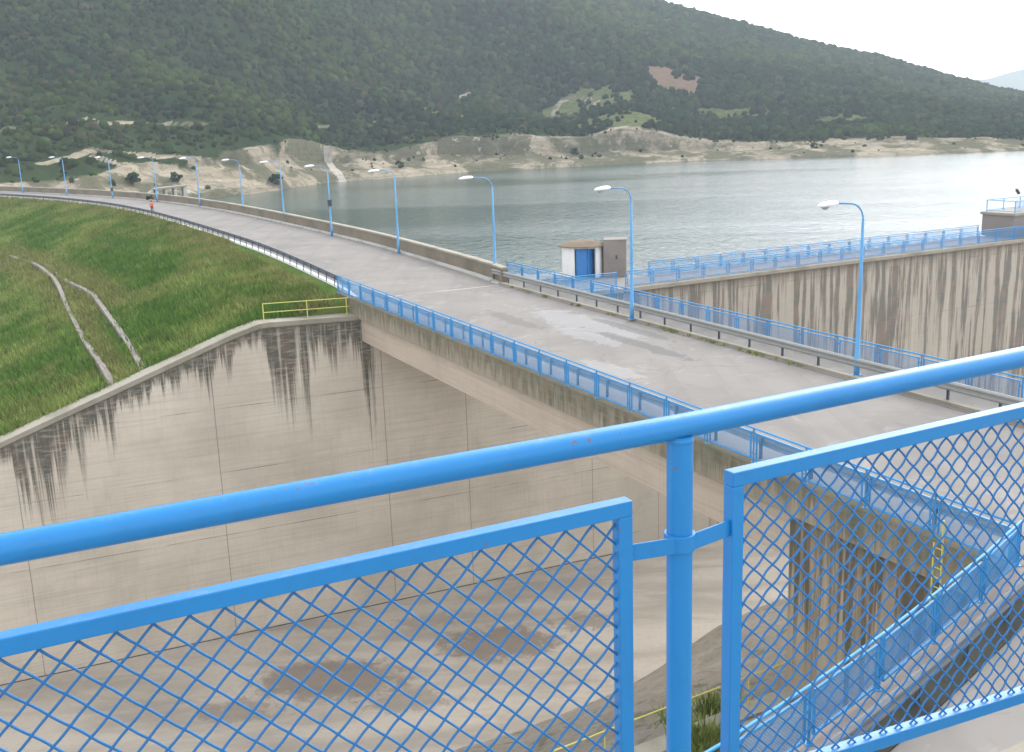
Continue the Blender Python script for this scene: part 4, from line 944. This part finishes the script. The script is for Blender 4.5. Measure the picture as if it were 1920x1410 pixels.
for p in LD:
    mb = MB(); mb.tube([p-LD[0], p-LD[0]+UPZ*1.02], .022, 6); mb.build('post', M['yellow'], yl)
mb = MB(); mb.tube([p-LD[0]+UPZ*1.04 for p in LD], .024, 6); mb.build('rail', M['yellow'], yl)
mb = MB(); sweep(mb, [(p+UPZ*-.02, np.array([.5, -.86, 0])) for p in LD], [(-.12, -.25), (-.12, .10), (.55, .10), (.55, -.25)]); tag(mb.build('ledge_kerb', M['cope']), 'pale concrete kerb carrying the yellow single-bar railing on the ledge', 'kerb')
la = empty('ladder', tuple(BR(21.0, 18.35, -1.9)), BRZ, label='yellow steel ladder fixed to the dark abutment wall beside the bridge edge', cat='ladder')
for y in (-.14, .14):
    mb = MB(); mb.tube([(.12, y, 0), (.12, y, 1.9)], .03, 6); mb.build('stile', M['yellow'], la)
for k in range(7):
    mb = MB(); mb.tube([(.12, -.14, .15+k*.27), (.12, .14, .15+k*.27)], .016, 5); mb.build('rung', M['yellow'], la)
mb = MB(); mb.tube([(.10, -.14, 1.9), (.10, -.14, 2.6)], .03, 6); mb.build('grab_post', M['yellow'], la)

# ------------------------------------------------------------------ person on the crest road
def skin(name, V, Ed, rad, m, parent, root_i=0, sub=1):
    me = bpy.data.meshes.new(name); me.from_pydata(V, Ed, []); me.materials.append(m); o = bpy.data.objects.new(name, me); COL.objects.link(o)
    s = o.modifiers.new('skin', 'SKIN')
    for i, r_ in enumerate(rad):
        sv = me.skin_vertices[0].data[i]; sv.radius = (r_, r_*.85) if not isinstance(r_, tuple) else r_; sv.use_root = (i == root_i)
    q = o.modifiers.new('sub', 'SUBSURF'); q.levels = sub; q.render_levels = sub; o.parent = parent; return o
M['orange'] = mat_paint('orange_jacket_cloth', (.80, .13, .04), .8); M['trousers'] = mat_paint('dark_trouser_cloth', (.03, .035, .06), .9); M['skin'] = mat_paint('skin', (.48, .28, .19), .6); M['hair'] = mat_paint('dark_hair', (.02, .015, .012), .8)
pe = empty('person', (-50.2, 153.0, 0.0), R(20), label='person in an orange jacket and dark trousers walking at the edge of the crest road', cat='person')
V = [(0, 0, .95), (0, 0, 1.15), (0, 0, 1.42), (0, .01, 1.52), (0, .02, 1.66), (.19, 0, 1.42), (.25, .03, 1.15), (.24, -.08, .90), (-.19, 0, 1.42), (-.25, -.02, 1.15), (-.24, .10, .92), (.10, 0, .90), (.11, -.08, .50), (.11, -.02, .09), (.11, -.14, .04), (-.10, 0, .90), (-.11, .10, .50), (-.11, .17, .10), (-.11, .06, .04), (.24, -.12, .83), (-.24, .07, .85)]
Ed = [(0, 1), (1, 2), (2, 3), (3, 4), (2, 5), (5, 6), (6, 7), (2, 8), (8, 9), (9, 10), (0, 11), (11, 12), (12, 13), (13, 14), (0, 15), (15, 16), (16, 17), (17, 18), (7, 19), (10, 20)]
rad = [.13, .13, .13, .055, .105, .06, .045, .03, .06, .045, .03, .085, .06, .042, .04, .085, .06, .042, .04, .032, .032]
skin('body', V, Ed, rad, M['skin'], pe, 0, 2)
skin('jacket', [(0, 0, .86), (0, 0, 1.15), (0, 0, 1.42), (0, 0, 1.49), (.20, 0, 1.41), (.26, .03, 1.15), (.245, -.07, .93), (-.20, 0, 1.41), (-.26, -.02, 1.15), (-.245, .09, .95)], [(0, 1), (1, 2), (2, 3), (2, 4), (4, 5), (5, 6), (2, 7), (7, 8), (8, 9)], [.18, .165, .16, .09, .085, .065, .055, .085, .065, .055], M['orange'], pe)
skin('trousers', [(0, 0, .95), (.10, 0, .88), (.11, -.08, .50), (.11, -.02, .12), (-.10, 0, .88), (-.11, .10, .50), (-.11, .17, .13)], [(0, 1), (1, 2), (2, 3), (0, 4), (4, 5), (5, 6)], [.15, .105, .078, .065, .105, .078, .065], M['trousers'], pe)
mb = MB(); mb.tube([(0, .035, 1.60), (0, .035, 1.68), (0, .03, 1.76), (0, .03, 1.785)], [.09, .11, .085, .02], 10); mb.build('hair', M['hair'], pe, smooth=True)
shrub('shrub', -58.4, 177.2, .3, .55, 'tiny dark bush poking over the parapet behind the person in orange', 'roadside shrubs', 16)

# ------------------------------------------------------------------ platform, its building and the near railing
bd = empty('control_building', (0, -3.5, 0), label='concrete control building carrying the viewing platform with the near blue railing', cat='building')
mb = MB(); mb.box((-5, -7.0, 0), (10, 0, 0), (0, 6.6, 0), (0, 0, 8.8)); o = mb.build('wall', M['cope'], bd); o.location = (0, 3.5, 0)
FZ = 9.03
AL, AR = R(67.4), R(62.0)
wl = np.array([math.sin(AL), math.cos(AL), 0]); wr = np.array([math.sin(AR), math.cos(AR), 0]); nl = np.array([-wl[1], wl[0], 0]); nr = np.array([-wr[1], wr[0], 0])
PP = np.array([0, 2.15, 0])+wl*.405
slab = [PP-wl*6+nl*.06, PP+(nl+nr)*.03, PP+wr*6+nr*.06, PP+wr*6-nr*9, PP-wl*6-nl*9]
mb = MB(); n = 5; mb.add([s+UPZ*FZ for s in slab]+[s+UPZ*(FZ-.22) for s in slab], [tuple(range(n-1, -1, -1)), tuple(range(n, 2*n))]+[(i, (i+1) % n, (i+1) % n+n, i+n) for i in range(n)])
o = mb.build('platform_slab', M['cope'], bd); o.location = (0, 3.5, 0)
nr_root = empty('platform_railing', tuple(PP+UPZ*FZ), label='large glossy blue pipe railing with wavy wire mesh panels, closest to the camera', cat='railing')
O = PP+UPZ*FZ
def LP(s, z, off=0.0): return wl*s+nl*off+UPZ*(z-FZ)        # s measured from the middle post, left run
def RP(s, z, off=0.0): return wr*s+nr*off+UPZ*(z-FZ)
hz = lambda s: 10.320+.0190*s*(1 if s < 0 else .2)
pts = [LP(s, hz(s)) for s in (-4.4, -3, -2, -1.2, -.6, -.2, -.06)]+[UPZ*(hz(0)-FZ)+(nl+nr)*-.0]+[RP(s, hz(s)) for s in (.06, .2, .6, 1.2, 2, 3, 4.4)]
mb = MB(); mb.tube(pts, .0285, 24); mb.build('handrail', M['blue'], nr_root, smooth=True)
for k, (f, s) in enumerate(((LP, 0.0), (LP, -2.05), (LP, -4.1), (RP, 2.05), (RP, 4.1))):
    a = f(s, FZ); b = f(s, 10.30); mb = MB(); mb.tube([a, b], .0300, 24); mb.tube([f(s, FZ), f(s, FZ+.012)], .07, 16)
    mb.tube([f(s, 10.284), f(s, 10.290), f(s, 10.297)], [.0305, .0325, .029], 20)      # weld bead under the handrail
    auto_smooth(mb.build('post', M['blue'], nr_root), 50)
for k, (s, z) in enumerate(((0.0, 10.046), (0.0, 9.40))):
    mb = MB(); A = []
    pa = [LP(-.136, z-.003), LP(-.052, z-.001)]; pb = [RP(.052, z), RP(.145, z+.002)]
    cam_side = -(nl+nr)/2
    mb.tube([UPZ*(z-.0205-FZ), UPZ*(z+.0205-FZ)], .0365, 24)
    mb.bar(LP(-.140, z-.003, -.004), LP(-.018, z, -.022), .006, .040); mb.bar(RP(.018, z, -.022), RP(.148, z+.002, -.004), .006, .040)
    o = mb.build('collar', M['blue'], nr_root); bevel(o, .0015, 2); auto_smooth(o, 35)
def panel(f, s0, s1, zt, zb, dirv, nv, phase, cell=.0472):
    """frame of 36 mm square tube + woven crimped wire"""
    w = .036; mb = MB()
    L = s1-s0; c = [f(s0, zt(s0)), f(s1, zt(s1)), f(s1, zb(s1)), f(s0, zb(s0))]
    tdir = c[1]-c[0]; tdir /= np.linalg.norm(tdir)
    mb.box(c[0]-nv*w/2-UPZ*w, c[1]-c[0], nv*w, UPZ*w)
    mb.box(c[3]-nv*w/2, c[2]-c[3], nv*w, UPZ*w)
    for (p, q, sg) in ((c[0], c[3], 1), (c[1], c[2], -1)):
        mb.box(q-nv*(w/2-.0002)+UPZ*w, tdir*.034*sg, nv*(w-.0004), (p-q)-UPZ*2*w)
    fr = mb.build('panel_frame', M['blue'], nr_root); bevel(fr, .0025, 3); auto_smooth(fr, 40)
    wm = MB(); H = (zt(s0)-zb(s0)+zt(s1)-zb(s1))/2-2*w+.012
    diamond(wm, 0, L-2*.034+.012, 0, H, cell, .0029, .0020 if cell > .045 else .0027, 6, (phase, 0))
    V = np.concatenate(wm.v); o0 = c[3]+UPZ*(w-.006)+tdir*.028; xs_ = s0+V[:, 0]/L*(s1-s0); hh_ = np.array([zt(q)-zb(q)-2*w+.012 for q in xs_])/H; V2 = o0+tdir*V[:, :1]+nv*V[:, 1:2]+UPZ*(V[:, 2:3]*hh_[:, None]+np.array([zb(q)-zb(s0)-(zt(q)-zt(s0)) for q in xs_])[:, None])
    wm.v = [V2]; wm.build('wire_mesh', M['blue_wire'], fr, smooth=True)
ztl = lambda s: 10.172+.030*(s+.135)
panel(LP, -1.905, -.132, ztl, lambda s: 9.335+.012*s, wl, nl, .0)
panel(LP, -3.96, -2.18, lambda s: ztl(-2)+.03*(s+2), lambda s: 9.31, wl, nl, .02)
panel(RP, .142, 1.905, lambda s: 10.187, lambda s: 9.298-.075*(s-.53), wr, nr, .01, .0422)
panel(RP, 2.19, 3.96, lambda s: 10.187, lambda s: 9.30, wr, nr, .03, .0422)

# ------------------------------------------------------------------ air
def haze():
    mb = MB(); mb.box((-1900, -120, FLOOR_Z-46-28), (4700, 0, 0), (0, 3900, 0), (0, 0, 600))
    m = bpy.data.materials.new('haze'); m.use_nodes = True; t = m.node_tree; t.nodes.clear()
    out = t.nodes.new('ShaderNodeOutputMaterial'); v = t.nodes.new('ShaderNodeVolumePrincipled'); v.inputs['Color'].default_value = (.80, .88, 1.0, 1); v.inputs['Density'].default_value = HAZE; v.inputs['Anisotropy'].default_value = .0
    t.links.new(v.outputs[0], out.inputs['Volume']); mb.build('haze', m, kind='stuff')
HAZE = .00021
haze()
